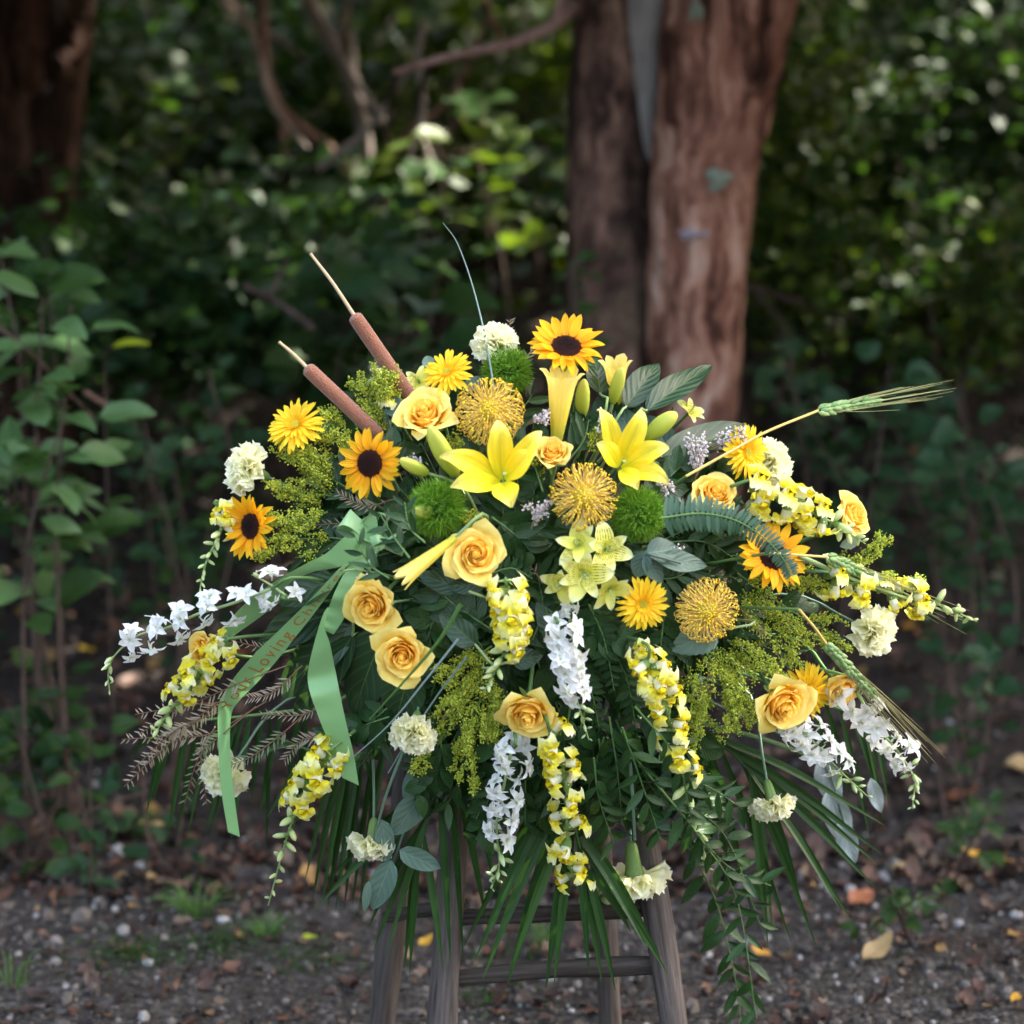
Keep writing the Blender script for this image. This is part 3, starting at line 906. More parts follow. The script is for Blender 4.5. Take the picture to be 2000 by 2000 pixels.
def put_leaf(parent, me, pos, d, nrm, s, inv=None):
    B = along(d, nrm)
    o = obj('leaf', me, parent, M4(B, pos, s))
    return o


def shrub(name, label, cat, regions, leafkey, nleaf, size, stemmat=None, group=None, up=.5):
    """regions: (px0, px1, py0, py1, Y0, Y1, stems); leaves are placed at real depths on real stems."""
    t_ = thing(name, label, cat, None, group)
    keys = leafkey if isinstance(leafkey, list) else [leafkey]
    ns_tot = sum(r_[6] for r_ in regions)
    for x0, x1, y0, y1, Y0, Y1, ns in regions:
        ns = max(2, int(ns * .6))
        for q in range(ns):
            Y = rng.uniform(Y0, Y1)
            e = P(rng.uniform(x0, x1), rng.uniform(y0, y0 + (y1 - y0) * .6), Y)
            mx = P((x0 + x1) / 2 + rng.normal(0, (x1 - x0) * .12), y1, Y)
            b = np.array([mx[0], Y + .05, float(gz(mx[0], Y)) - .03])
            m = b * .45 + e * .55 + rng.normal(0, .06, 3)
            path = spline([b, m, e], 24)
            obj('stem', mesh('stem', tube(path, np.linspace(.0042, .0016, 24) * (1 + size * 3), 5), stemmat or MT['twig']), t_)
            zlim = P(0, y1, Y)[2]
            vis = [k for k in range(3, 24) if path[k][2] > zlim - .22] or [23]
            nl = max(3, int(nleaf / ns_tot / .6))
            for w in range(nl):
                k = vis[min(len(vis) - 1, int(rng.random() ** .7 * len(vis)))]
                tdir = norm(path[k] - path[k - 1])
                side = norm(np.cross(tdir, rng.normal(size=3)))
                dd = norm(side + tdir * .4 + np.array([0, -.25, rng.uniform(-.55, .25)]))
                nr = norm(np.array([rng.normal(0, .35), -.55 + rng.normal(0, .35), up + .4]))
                off = side * rng.uniform(0, size * .9)
                ms = LEAFSETS[keys[rng.integers(len(keys))]]
                put_leaf(t_, ms[rng.integers(len(ms))], path[k] + off, dd, nr, size * rng.uniform(.6, 1.25))
    return t_


leaf_set('broad', .58, MT['bush'])
leaf_set('broadlit', .46, MT['bush_lit'])
leaf_set('broadblue', .62, MT['bush_blue'])
leaf_set('lime', .6, MT['bush_lime'])
leaf_set('oval', .62, MT['bush_blue'], p=.7)
leaf_set('small', .6, MT['bush'])
leaf_set('heart', .88, MT['bush_blue'], p=.62, q=.7)

shrub('broadleaf_shrub', 'broad-leaved green shrub reaching in at the left edge', 'shrub', [(-60, 250, 470, 860, 1.25, 1.75, 11), (-60, 120, 800, 1000, 1.2, 1.5, 4)], ['broadlit', 'broadlit', 'broad'], 150, .112)
lo = thing('leafy_sprig', 'bright lime leaf beside the left shrub', 'plant')
obj('leaf', mesh('leaf', [leaf(.085, .03, .6, .3)], MT['limeleaf']), lo, M4(along(P(296, 650, 1.7) - P(218, 680, 1.7), (0, -.4, 1)), P(218, 680, 1.7)))
obj('stem', mesh('stem', tube(spline([P(218, 680, 1.7), P(205, 760, 1.72), np.append(P(205, 900, 1.75)[:2], gz(P(205, 900, 1.75)[0], 1.75))], 10), .002, 5), MT['twig']), lo)
shrub('low_shrub', 'low shrub of roundish leaves between the left shrub and the flowers', 'shrub', [(230, 470, 640, 1130, 1.7, 2.5, 14)], ['oval', 'broadblue', 'broad'], 150, .068)
shrub('pokeweed_plant', 'large-leaved dark green plant behind the two cattails', 'plant', [(560, 930, 400, 760, 2.2, 3.0, 12)], ['broadblue', 'broad'], 110, .15)
shrub('understory_shrub', 'green shrub in shade left of the twin trunks', 'shrub', [(820, 1130, 120, 480, 3.2, 4.2, 12)], ['broad', 'lime'], 120, .14)
shrub('understory_shrub', 'shrub with sun-flecked leaves in the middle of the thicket', 'shrub', [(520, 760, 300, 560, 3.2, 4.4, 10)], ['broad', 'lime', 'broadblue'], 120, .10)
shrub('yellow_shrub', 'sparse yellowish shrub right of the left tree', 'shrub', [(190, 420, 150, 430, 4.2, 5.2, 9)], ['lime', 'broad'], 110, .095)
shrub('trunk_sprout', 'small green sprouts at the foot of the left trunk', 'plant', [(1090, 1160, 500, 640, 2.2, 2.4, 4)], ['small'], 26, .055)
shrub('low_creeper', 'heart-leaved creeper on the dark bank right of the flowers', 'creeper', [(1500, 1760, 640, 900, 2.0, 2.7, 10)], ['heart'], 95, .07)
shrub('low_creeper', 'heart-leaved creeper spreading at the right edge', 'creeper', [(1740, 2040, 660, 1040, 1.9, 2.7, 12)], ['heart', 'oval'], 120, .07)
shrub('low_creeper', 'low creeping leaves at the right edge below the wheat tips', 'creeper', [(1760, 2020, 1180, 1340, 1.4, 1.8, 7)], ['oval', 'heart'], 50, .055)
shrub('weed_plant', 'leafy green weed growing at the lower left edge', 'plant', [(-30, 240, 1380, 1600, 1.0, 1.45, 12)], ['small', 'oval'], 110, .062)
shrub('weed_plant', 'small green weed under the white larkspur at left', 'plant', [(20, 140, 1270, 1400, 1.5, 1.8, 4)], ['small'], 24, .06)
shrub('weed_plant', 'single-leaved weed beneath the feathery sprigs', 'plant', [(230, 420, 1490, 1590, 1.1, 1.3, 5)], ['oval'], 22, .05)
shrub('weed_plant', 'small weed on the gravel right of the larkspur buds', 'plant', [(1860, 1990, 1570, 1640, .95, 1.15, 4)], ['small'], 24, .045)
shrub('weed_plant', 'tiny weed among stones below the right palm frond', 'plant', [(1740, 1860, 1730, 1830, .6, .75, 4)], ['small'], 22, .035)


# --- denser masses further back: one foliage mesh per shrub
def mass_shrub(name, label, boxes, n, size, mats, stems=6, group='shrubs at the back of the thicket'):
    t_ = thing(name, label, 'shrub', None, group)
    bl = leaf(1, .6, .5, .25, .08, nu=3, nv=4)
    for mt in mats:
        pcs = []
        for (x0, x1, y0, y1, Y0, Y1) in boxes:
            m = n // len(boxes) // len(mats)
            c = np.array([P(rng.uniform(x0, x1), rng.uniform(y0, y1), rng.uniform(Y0, Y1)) for _ in range(max(4, m // 14))])
            p = c[rng.integers(0, len(c), m)] + rng.normal(0, .10, (m, 3))
            p = p[clear_of_gaps(p, size * .3)]; m = len(p)
            nn = rng.normal(0, .6, (m, 3)) + np.array([0, -.35, .75])
            rot = np.array([basis(nn[k], (math.cos(k * 1.7), math.sin(k * 1.7), .2)) for k in range(m)])
            pcs.append(scatter(bl[0], bl[1], p, rng.uniform(.6, 1.3, m) * size, rot, None, bl[2]))
        obj('foliage', mesh('foliage', pcs, mt), t_, kind='stuff')
    for q in range(stems):
        x0, x1, y0, y1, Y0, Y1 = boxes[q % len(boxes)]
        Y = rng.uniform(Y0, Y1)
        e = P(rng.uniform(x0, x1), rng.uniform(y0, y1), Y); b = np.array([e[0] * .8 + .2 * P((x0 + x1) / 2, y1, Y)[0], Y, float(gz(e[0], Y)) - .05])
        obj('stem', mesh('stem', tube(spline([b, (b + e) / 2 + rng.normal(0, .08, 3), e], 12), np.linspace(.012, .004, 12), 5), MT['twig']), t_)
    return t_


mass_shrub('thicket_shrub', 'dense small-leaved shrub beside the right trunk', [(1440, 1640, 60, 500, 3.6, 5.0)], 2600, .062, [MT['bush'], MT['bush_lime']])
mass_shrub('thicket_shrub', 'dense dark shrub filling the upper right corner', [(1640, 2060, 40, 480, 4.2, 5.8)], 3600, .075, [MT['bush'], MT['bush_blue']])
mass_shrub('thicket_shrub', 'mixed shrub low on the bank at right', [(1480, 1800, 420, 640, 3.4, 4.4), (1750, 2050, 450, 680, 3.4, 4.6)], 2400, .062, [MT['bush'], MT['bush_lime']])
mass_shrub('thicket_shrub', 'dim shrub deep in the thicket between the trees', [(150, 700, 60, 460, 6.0, 8.5)], 3000, .11, [MT['bush'], MT['bush_blue']])
mass_shrub('thicket_shrub', 'dim shrub deep behind the side branch', [(680, 1150, 40, 420, 5.6, 8.0)], 3000, .11, [MT['bush'], MT['bush_lime']])
mass_shrub('thicket_shrub', 'shaded shrub behind the low round-leaved shrub', [(100, 720, 420, 700, 3.0, 4.6)], 3000, .085, [MT['bush_blue'], MT['bush']])
mass_shrub('thicket_shrub', 'dark shrub mass behind the left tree', [(-300, 240, -40, 560, 5.2, 7.0)], 2600, .11, [MT['bush'], MT['bush_blue']])
mass_shrub('thicket_shrub', 'dark shrub mass high behind the right corner', [(1400, 2300, -120, 300, 6.5, 8.5)], 3000, .12, [MT['bush'], MT['bush_blue']])

mass_shrub('thicket_shrub', 'unseen tall shrub mass added beyond the left edge to block side light', [(-2600, -700, -900, 700, 2.6, 6.0)], 4200, .17, [MT['bush']], 10)  # unseen side masses added to keep sky light off the background
mass_shrub('thicket_shrub', 'unseen tall shrub mass added beyond the right edge to block side light', [(2600, 4300, -900, 700, 2.6, 6.0)], 4200, .17, [MT['bush']], 10)
mass_shrub('thicket_shrub', 'dark shrub mass along the top of the bank', [(-300, 1150, -260, 140, 7.5, 10.0), (1100, 2300, -260, 140, 8.0, 10.0)], 6500, .16, [MT['bush'], MT['bush_blue']], 10)
# low green cover on the bank and small ground weeds
bl = leaf(1, .7, .4, .2, .05, nu=3, nv=4)
pcs = []
m = 5200
y = 2.7 + 7 * rng.random(m) ** 1.3; x = rng.normal(0, 1, m) * (1.2 + .35 * y)
nn = rng.normal(0, .4, (m, 3)) + np.array([0, -.3, 1])
rot = np.array([basis(nn[k], (math.cos(k * 1.7), math.sin(k * 1.7), .1)) for k in range(m)])
z = gz(x, y) + rng.uniform(.02, .22, m) * np.minimum(1, (y - 1.6))
keep = np.sin(x * 2.1 + 1.3 * np.sin(y * 1.7)) + np.sin(y * 2.3 + x) > -.35
obj('ground_cover', mesh('ground_cover', [scatter(bl[0], bl[1], np.stack([x, y, z], -1)[keep], (rng.uniform(.03, .075, m))[keep], rot[keep], None, bl[2])], MT['bush_blue']), kind='stuff',
    label='low leafy ground cover over the shaded bank')


def tuft(label, px, py, n, h, spread, mat):
    b = ground_at(px, py)
    t_ = thing('grass_tuft', label, 'grass', M4(np.eye(3), b), 'grass tufts on the gravel')
    pcs = []
    for q in range(n):
        a = rng.random() * 6.28; rr_ = rng.random() * spread * .3
        d = np.array([math.cos(a), math.sin(a), 0]) * spread * rng.uniform(.3, 1)
        hh = h * rng.uniform(.5, 1)
        p0 = np.array([math.cos(a), math.sin(a), 0]) * rr_
        pts = spline([p0 + (0, 0, -.01), p0 + d * .35 + (0, 0, hh * .7), p0 + d + (0, 0, hh * rng.uniform(.5, 1.0))], 7)
        pcs += tube(pts, np.linspace(.0022, .0004, 7), 3, cap=False)
    obj('blades', mesh('blades', pcs, mat), t_)


tuft('grass tuft on the gravel left of the back easel leg', 385, 1790, 36, .07, .10, MT['grass_g'])
tuft('thin grass tuft in front of the lower left weed', 250, 1640, 30, .07, .12, MT['grass_g'])
tuft('curved grass blades at the lower left corner', 20, 1930, 8, .08, .07, MT['grass_g'])
tuft('small grass tuft right of the right easel leg', 1790, 1790, 22, .05, .06, MT['grass_g'])
tuft('thin grass tuft at the right by the yellow fallen leaves', 1920, 1610, 20, .06, .06, MT['grass_g'])
tuft('short grass tuft below the hanging snapdragon at left', 520, 1830, 24, .045, .07, MT['grass_g'])
tuft('green tuft between the easel rails', 1060, 1850, 14, .06, .05, MT['grass_g'])

for px, py, nn_ in ((250, 1870, 300), (430, 1850, 240), (600, 1880, 160), (940, 1960, 80), (1000, 1860, 90)):
    b = ground_at(px, py); m = nn_
    p = np.stack([b[0] + rng.normal(0, .045, m), b[1] + rng.normal(0, .05, m)], -1)
    nn = rng.normal(0, .4, (m, 3)) + np.array([0, -.2, 1])
    rot = np.array([basis(nn[k], (math.cos(k), math.sin(k), 0)) for k in range(m)])
    obj('tiny_weeds', mesh('tiny_weeds', [scatter(bl[0], bl[1], np.append(p, (gz(p[:, 0], p[:, 1]) + rng.uniform(.004, .02, m))[:, None], 1), rng.uniform(.006, .013, m), rot, None, bl[2])], MT['bush']),
        kind='stuff', label='patch of tiny green weeds on the gravel')

# --- fallen leaves and stones one can point to
FL = [(600, 1728, .05, 'yellowleaf', 'small yellow fallen leaf left under the snapdragon', 220, 1730), (0, 0, 0, 0, 0, 0, 0)]
fallen = [
    (225, 1732, .045, 'tanleaf', 'pale yellow-tan fallen leaf on the gravel at lower left'),
    (300, 1725, .040, 'tanleaf', 'brown end of a curled fallen leaf at lower left'),
    (1920, 1688, .050, 'yellowleaf', 'bright yellow fallen leaf at right, left one of a pair'),
    (1965, 1700, .050, 'yellowleaf', 'bright yellow fallen leaf at right, right one of a pair'),
    (1685, 1897, .075, 'tanleaf', 'pale cream fallen leaf lying on the gravel at lower right'),
    (1505, 1885, .042, 'yellowleaf', 'yellow fallen leaf just right of the easel'),
    (1740, 1712, .05, 'tanleaf', 'tan fallen leaf below the silver leaves at right'),
    (1660, 1785, .08, 'rustleaf', 'rust-red fallen leaf right of the palm tips'),
    (1840, 1575, .09, 'rustleaf', 'orange-brown fallen leaf behind the right larkspur buds'),
    (1960, 1510, .13, 'tanleaf', 'long tan curled fallen leaf at the right edge'),
    (105, 1130, .10, 'tanleaf', 'tan curled leaf lying on dark litter at the left edge'),
    (25, 1290, .05, 'yellowleaf', 'orange-yellow fallen leaf at the far left edge'),
    (185, 1285, .05, 'yellowleaf', 'yellow fallen leaf near the white larkspur tip'),
    (325, 1630, .10, 'tanleaf', 'tan fallen leaf behind the hanging ribbon end'),
    (818, 1866, .035, 'yellowleaf', 'yellow fallen leaf between the left easel legs'),
    (1990, 1965, .04, 'yellowleaf', 'yellow fallen leaf in the lower right corner'),
    (1760, 1240, .05, 'yellowleaf', 'golden fallen leaf below the right carnation'),
    (1785, 1255, .05, 'rustleaf', 'orange fallen leaf beside the golden one at right'),
    (590, 1850, .03, 'limeleaf', 'yellow-green fallen leaf below the left snapdragon tip'),
    (440, 1300, .09, 'rustleaf', 'rusty fallen leaf behind the left snapdragon'),
]
for px, py, s_, mt, lab in fallen:
    b = ground_at(px, py)
    me = mesh('fallen_leaf', [leaf(1, rng.uniform(.4, .55), rng.uniform(-.9, .9), .3, .12)], MT[mt])
    o = obj('fallen_leaf', me, None, M4(along((math.cos(px), .35 * math.sin(px), .1), (rng.normal(0, .2), -.35, 1)), b + np.array([0, 0, .018]), s_), lab, 'leaf', 'fallen leaves')
for px, py, s_, lab in ((232, 1672, .026, 'white stone at lower left'), (275, 1702, .020, 'pale upright stone right of the white stone'), (1855, 1417, .012, 'small round white stone on dark litter at right'),
                        (490, 1655, .022, 'white stone behind the left snapdragon'), (1660, 1742, .013, 'small white stone near the palm tips'), (1985, 1795, .014, 'white stone at the right edge'),
                        (435, 1802, .014, 'pale oval stone beside the left grass tuft'), (290, 1885, .012, 'small white stone among the tiny weeds')):
    b = ground_at(px, py)
    V = ICO_V * (np.array([1, .8, .7]) * s_) * rng.uniform(.85, 1.15, (12, 1))
    k = plain_mat('white_stone', (.26, .25, .25), (.34, .33, .33), .85, bump=.6, bscale=150)
    o = obj('stone', mesh('stone', [(V, ICO_F)], k, False), None, M4(np.eye(3), b + np.array([0, 0, s_ * .3])), lab, 'stone', 'pale stones')
    md = o.modifiers.new('round', 'SUBSURF'); md.levels = md.render_levels = 1

# ------------------------------------------------------------------ wooden easel and foam
def leg_pts(px0, py0, Y0, px1, py1, Y1):
    a, b = P(px0, py0, Y0), P(px1, py1, Y1)
    t = (a[2] + .01) / max(1e-3, a[2] - b[2])
    return a, a + (b - a) * t


easel = thing('wooden_easel', 'weathered grey pole easel holding up the flower spray', 'easel', M4(np.eye(3), (0, 0, 0)))


def pole(name, a, b, r, mat, parent, seed, knots=()):
    path = spline([a, (a + b) / 2 + rng.normal(0, .004, 3), b], 40)
    s_ = strands(seed, .035, 14)

    def dsp(s, an):
        o = s_(s, an) + .05 * np.sin(s * 14 + seed)
        for ks, ka in knots:
            o = o + .25 * np.exp(-((s - ks) / .022) ** 2 - ((np.mod(an - ka + np.pi, 2 * np.pi) - np.pi) / .35) ** 2)
        return o
    # built along local Z so that the wood grain runs up the pole
    L = np.linalg.norm(b - a)
    loc = [(0, 0, 0), (rng.normal(0, .004), rng.normal(0, .004), L / 2), (0, 0, L)]
    o = obj(name, mesh(name, tube(spline(loc, 40), np.linspace(r * .95, r * 1.05, 40), 20, dsp), mat), parent, M4(basis(b - a, (0, 1, .1)), a))
    return o


aL, bL = leg_pts(908, 1380, .06, 868, 2000, -.06)
aR, bR = leg_pts(1215, 1380, .06, 1312, 2000, -.06)
pole('leg', aL, bL, .0205, MT['wood'], easel, 3, ((.80, 1.0),))
pole('leg', aR, bR, .0205, MT['wood'], easel, 7)
aB, bB = leg_pts(800, 1480, .14, 745, 2000, .20)
aC, bC = leg_pts(1160, 1480, .14, 1192, 2000, .20)
pole('leg', aB, bB, .0205, MT['wood'], easel, 5)
pole('leg', aC, bC, .0175, MT['wood'], easel, 6)
pole('rail', P(888, 1792, -.005), P(1272, 1772, -.005), .0125, MT['wood_shaded'], easel, 9)
pole('rail', P(878, 1912, -.03), P(1296, 1884, -.03), .0130, MT['wood_shaded'], easel, 10)
pole('rail', P(755, 1790, .155), P(905, 1770, .0), .010, MT['wood_shaded'], easel, 12)
pole('rail', P(890, 1500, .03), P(1236, 1500, .03), .0145, MT['wood_shaded'], easel, 11)
fo = thing('foam_holder', 'dark green floral foam block hidden in the middle of the spray', 'foam', M4(np.eye(3), CORE))
gxx = spline([(-.19, 0, 0), (.19, 0, 0)], 12)
obj('block', mesh('block', tube(gxx, [.05, .085, .095, .1, .1, .1, .1, .1, .1, .095, .085, .05], 16, strands(2, .03)), MT['foam']), fo)
obj('tray', mesh('tray', tube(spline([(-.17, .07, -.03), (.17, .07, -.03)], 8), .075, 12), MT['foam']), fo)

# ------------------------------------------------------------------ flowers
FLW = []                                         # (px, py, short description): used to tell the greenery apart


def head(name, label, cat, px, py, rpx, n=None, dy=0.0, roll=0.0, group=None, short=None, Y=None):
    Y = (dome(px, py) if Y is None else Y) + dy
    p = P(px, py, Y)
    nn = norm(n) if n is not None else out_normal(px, py)
    B = basis(nn, (0, 0, 1), roll)
    s = rpx * mpp(Y)
    m = M4(B, p, s)
    t_ = thing(name, label, cat, m, group)
    if short: FLW.append((px, py, short))
    return t_, p, nn, B, s


def stem_to_core(t_, p, nn, B, s, r=.0022, mat=None, start=.35, name='stem', pull=.10):
    a = p - nn * s * start
    c = CORE + rng.normal(0, .02, 3)
    L = np.linalg.norm(c - a)
    pts = spline([a, a - nn * min(pull, L * .35), (a + c) / 2 + np.array([0, .03, 0]), c], 12)
    loc = (pts - p) @ B / s
    obj(name, mesh(name, tube(loc, r / s, 6), mat or MT['stem']), t_)


# --- roses
def rose_meshes(seed, openness=1.0):
    r_ = np.random.default_rng(seed)
    out = []
    N = 25
    for i in range(N):
        t = i / (N - 1)
        th = i * 2.39996 + r_.normal(0, .12)
        Rm = .03 + .60 * t ** .95
        w = 1.75 - .62 * t
        h = 1.12 - .26 * t + r_.normal(0, .02)
        Rt = Rm * (.74 + (.62 * openness) * t ** 1.25)
        curl = .035 + .03 * min(1, t * 3) + .17 * max(0, (t - .45) / .55) * r_.uniform(.6, 1.3)
        ph = r_.random() * 6

        def fn(U, V, t=t, th=th, Rm=Rm, w=w, h=h, Rt=Rt, curl=curl, ph=ph):
            a = 2 * U - 1; s = V
            ws = .4 + .6 * np.sin(np.pi / 2 * np.power(s, .6))
            top = np.clip((s - .55) / .45, 0, 1)
            ang = th + a * w * ws * (1 - .42 * top ** 3.2)
            rho = Rm * np.power(np.sin(np.pi / 2 * np.clip(s * 1.6, 0, 1)), .8)
            rho = rho + (Rt - Rm) * sstep((s - .4) / .6)
            z = -.5 + h * np.power(s, .92)
            z = z - np.abs(a) ** 3 * .10 * h * s
            c = np.clip((s - .68) / .32, 0, 1) ** 2
            rho = rho + curl * c * (.55 + .5 * np.abs(a) ** 1.5)
            z = z - curl * c * (.35 + .7 * np.abs(a) ** 1.5)
            rho = rho * (1 + .10 * a)
            rho = rho + .018 * np.sin(3.0 * a * 2 + ph) * s * (.3 + t)
            z = z + .02 * np.sin(5 * a + ph * 2) * s * t
            return rho * np.cos(ang), rho * np.sin(ang), z
        out.append((fn, t))
    ms = [mesh('petal', [sheet(9, 9, f)], MT['rose_out'] if t > .66 else MT['rose']) for f, t in out]
    hb = lathe(spline([(.10, -.3, 0), (.15, .1, 0), (.14, .35, 0), (.07, .50, 0), (.005, .54, 0)], 10)[:, :2], 12, 3, .12)
    return ms + [mesh('heart', [hb], MT['rose'])]


ROSES = [rose_meshes(21, 1.0), rose_meshes(22, 1.2), rose_meshes(23, .7)]
SEPAL = mesh('sepal', [leaf(.75, .2, -.5, .3, q=.7)], MT['sepal'])


def rose(px, py, r, n, var, label, short, dy=0.0, roll=0.0, group='yellow roses'):
    t_, p, nn, B, s = head('rose', label, 'rose', px, py, r, n, dy, roll, group, short)
    for me in ROSES[var]:
        obj(me.name.split('.')[0], me, t_)
    for k in range(5):
        a = k * 1.2566 + roll
        d = np.array([math.cos(a), math.sin(a), -.35 + .25 * math.sin(k * 2.1)])
        obj('sepal', SEPAL, t_, M4(along(d, (0, 0, 1)), (0, 0, -.5), .8))
    stem_to_core(t_, p, nn, B, s, .0028, MT['stem'], .5)


rose(832, 815, 61, (-.22, -.62, .72), 1, 'peach-yellow rose tipped upward beside the upper cattail', 'the rose by the cattails', .02, .5)
rose(1077, 888, 47, (.02, -.66, .72), 2, 'small cup-shaped rose tucked behind the central yellow lily', 'the rose behind the central lily', .03, 1.1)
rose(929, 1083, 60, (.05, -.97, .2), 1, 'wide open rose facing forward below the central lily', 'the face-on rose', -.01, 2.0)
rose(727, 1182, 61, (-.32, -.9, -.12), 0, 'rose with unruly outer petals next to the green ribbon', 'the rose beside the ribbon', 0, .3)
rose(786, 1277, 60, (-.05, -.97, -.12), 1, 'open rose below the ruffled one, crossed by a grass blade', 'the rose crossed by grass', -.01, 3.3)
rose(1032, 1388, 64, (-.05, -.84, -.5), 0, 'rose nodding downward in the lower middle', 'the nodding middle rose', -.01, 4.2)
rose(1395, 968, 57, (.18, -.66, .68), 2, 'pale rose behind the arching fern frond', 'the rose behind the fern', .02, 1.9)
rose(1527, 1371, 68, (.38, -.86, -.3), 0, 'large rose at lower right in front of a gerbera', 'the large lower right rose', -.02, 5.0)
rose(1642, 1342, 53, (.5, -.75, -.42), 2, 'rose pointing right behind the hanging wheat ear', 'the rose behind the wheat ear', .02, .9)
rose(1662, 1008, 48, (.66, -.55, .45), 0, 'rose at the right end of the upper snapdragon', 'the rightmost rose', .04, 2.4)
rose(398, 1268, 44, (-.62, -.7, .25), 2, 'small rose half hidden behind the ribbon tail at left', 'the leftmost rose', .05, 1.4)

# --- sunflowers
SUNP = [mesh('petal', [leaf(.72, W, b, f, .03, p=.85, q=.7, nu=5, nv=8)], MT['sunf']) for W, b, f in ((.25, .5, .3), (.28, .25, .2), (.24, .8, .35), (.27, -.3, .25))]


def disc_mesh(R, n, h, mat, bead, pw=.5):
    i = np.arange(n)
    r_ = R * np.sqrt((i + .5) / n); a = i * 2.39996
    z = h * (1 - (r_ / R) ** 2)
    pos = np.stack([r_ * np.cos(a), r_ * np.sin(a), z], -1)
    dome_ = lathe([(R * 1.02, -.12), (R, -.02), (R * .8, h * .36 - .01), (R * .5, h * .75 - .02), (R * .2, h * .95 - .02), (.001, h - .02)], 20)
    return [dome_, scatter(OCT_V, OCT_F, pos, np.tile([bead, bead, bead * 2.2], (n, 1)) * rng.uniform(.7, 1.3, (n, 1)), np.tile(np.eye(3), (n, 1, 1)), np.clip((r_ / R) ** 2 * 1.1 - .1 + rng.normal(0, .12, n), 0, 1))]


SUND = mesh('seed_disc', disc_mesh(.42, 460, .08, None, .016), MT['disc'])
BRACT = mesh('bract', [leaf(.62, .17, -.3, .2, q=.8)], MT['sepal'])


def sunflower(px, py, r, n, label, short, cup=.45, roll=0.0, dy=0.0, front_curl=0):
    t_, p, nn, B, s = head('sunflower', label, 'sunflower', px, py, r, n, dy, roll, 'sunflowers', short)
    obj('seed_disc', SUND, t_)
    for lay, cnt in ((0, 17), (1, 15)):
        for k in range(cnt):
            a = (k + .5 * lay) / cnt * 6.283 + rng.normal(0, .06)
            c = cup * rng.uniform(.6, 1.3) - .12 * lay
            d = np.array([math.cos(a) * math.cos(c), math.sin(a) * math.cos(c), math.sin(c)])
            up = np.array([-math.cos(a) * math.sin(c), -math.sin(a) * math.sin(c), math.cos(c)]) + rng.normal(0, .12, 3)
            o = np.array([math.cos(a) * .36, math.sin(a) * .36, -.02 - .03 * lay])
            sc_ = rng.uniform(.85, 1.1)
            if front_curl and math.cos(a - front_curl) > .82 and lay == 0:
                up = -up * .3 + np.array([math.cos(a), math.sin(a), .2]); sc_ *= .75
                d = d + np.array([-math.cos(a) * .9, -math.sin(a) * .9, .55])
            obj('petal', SUNP[rng.integers(4)], t_, M4(along(d, up), o, sc_))
    for k in range(13):
        a = k / 13 * 6.283
        obj('bract', BRACT, t_, M4(along((math.cos(a), math.sin(a), -.1 + rng.normal(0, .12)), (0, 0, 1)), (math.cos(a) * .22, math.sin(a) * .22, -.12), rng.uniform(.8, 1.1)))
    obj('receptacle', mesh('receptacle', [lathe([(.05, -.42), (.22, -.34), (.40, -.16), (.41, -.08)], 14)], MT['sepal']), t_)
    stem_to_core(t_, p, nn, B, s, .0042, MT['stem_pale'], .38)


sunflower(722, 905, 66, (-.34, -.9, .12), 'sunflower with a large dark disc below the two cattails', 'the big-disc sunflower', .22, .2)
sunflower(489, 1028, 64, (-.62, -.74, .1), 'sunflower with folded petals at the far left of the spray', 'the leftmost sunflower', .55, 1.0)
sunflower(1106, 676, 72, (.08, -.60, .74), 'sunflower topping the spray, facing up to the right', 'the topmost sunflower', .42, .7)
sunflower(1510, 1085, 72, (.22, -.80, .46), 'sunflower under the arching fern tip at right', 'the right sunflower', .40, 2.0)

# --- gerberas
GERP = [mesh('petal', [leaf(1, W, b, .25, .02, p=.6, nu=4, nv=9, blunt=True)], MT['gerb']) for W, b in ((.19, .25), (.21, .45), (.175, .1))]
GERC = mesh('centre', disc_mesh(.17, 90, .06, None, .022), MT['gcentre'])


def gerbera(px, py, r, n, label, short, dy=0.0, roll=0.0):
    t_, p, nn, B, s = head('gerbera', label, 'gerbera', px, py, r, n, dy, roll, 'yellow gerberas', short)
    obj('centre', GERC, t_)
    for cnt, ln, c0, z in ((24, .88, .06, -.06), (20, .80, .22, -.02), (20, .56, .42, .0)):
        off = rng.random()
        for k in range(cnt):
            a = (k + off) / cnt * 6.283 + rng.normal(0, .04)
            c = c0 + rng.normal(0, .06)
            d = np.array([math.cos(a) * math.cos(c), math.sin(a) * math.cos(c), math.sin(c)])
            up = np.array([-math.cos(a) * math.sin(c), -math.sin(a) * math.sin(c), math.cos(c)]) + rng.normal(0, .1, 3)
            obj('petal', GERP[rng.integers(3)], t_, M4(along(d, up), (math.cos(a) * .12, math.sin(a) * .12, z), ln * rng.uniform(.94, 1.06)))
    pcs = []
    for k in range(46):
        a = k * 2.39996; q = .10 + .10 * (k / 46)
        pcs.append(tp(leaf(.22, .05, -.2, .2, nu=3, nv=4), along((math.cos(a) * .8, math.sin(a) * .8, .8), (-math.cos(a), -math.sin(a), 1)), (math.cos(a) * q, math.sin(a) * q, .01), 1))
    obj('inner_florets', mesh('inner_florets', pcs, MT['gerb']), t_)
    obj('receptacle', mesh('receptacle', [lathe([(.06, -.28), (.16, -.22), (.22, -.08), (.2, -.04)], 12)], MT['sepal']), t_)
    stem_to_core(t_, p, nn, B, s, .0026, MT['stem'], .28)


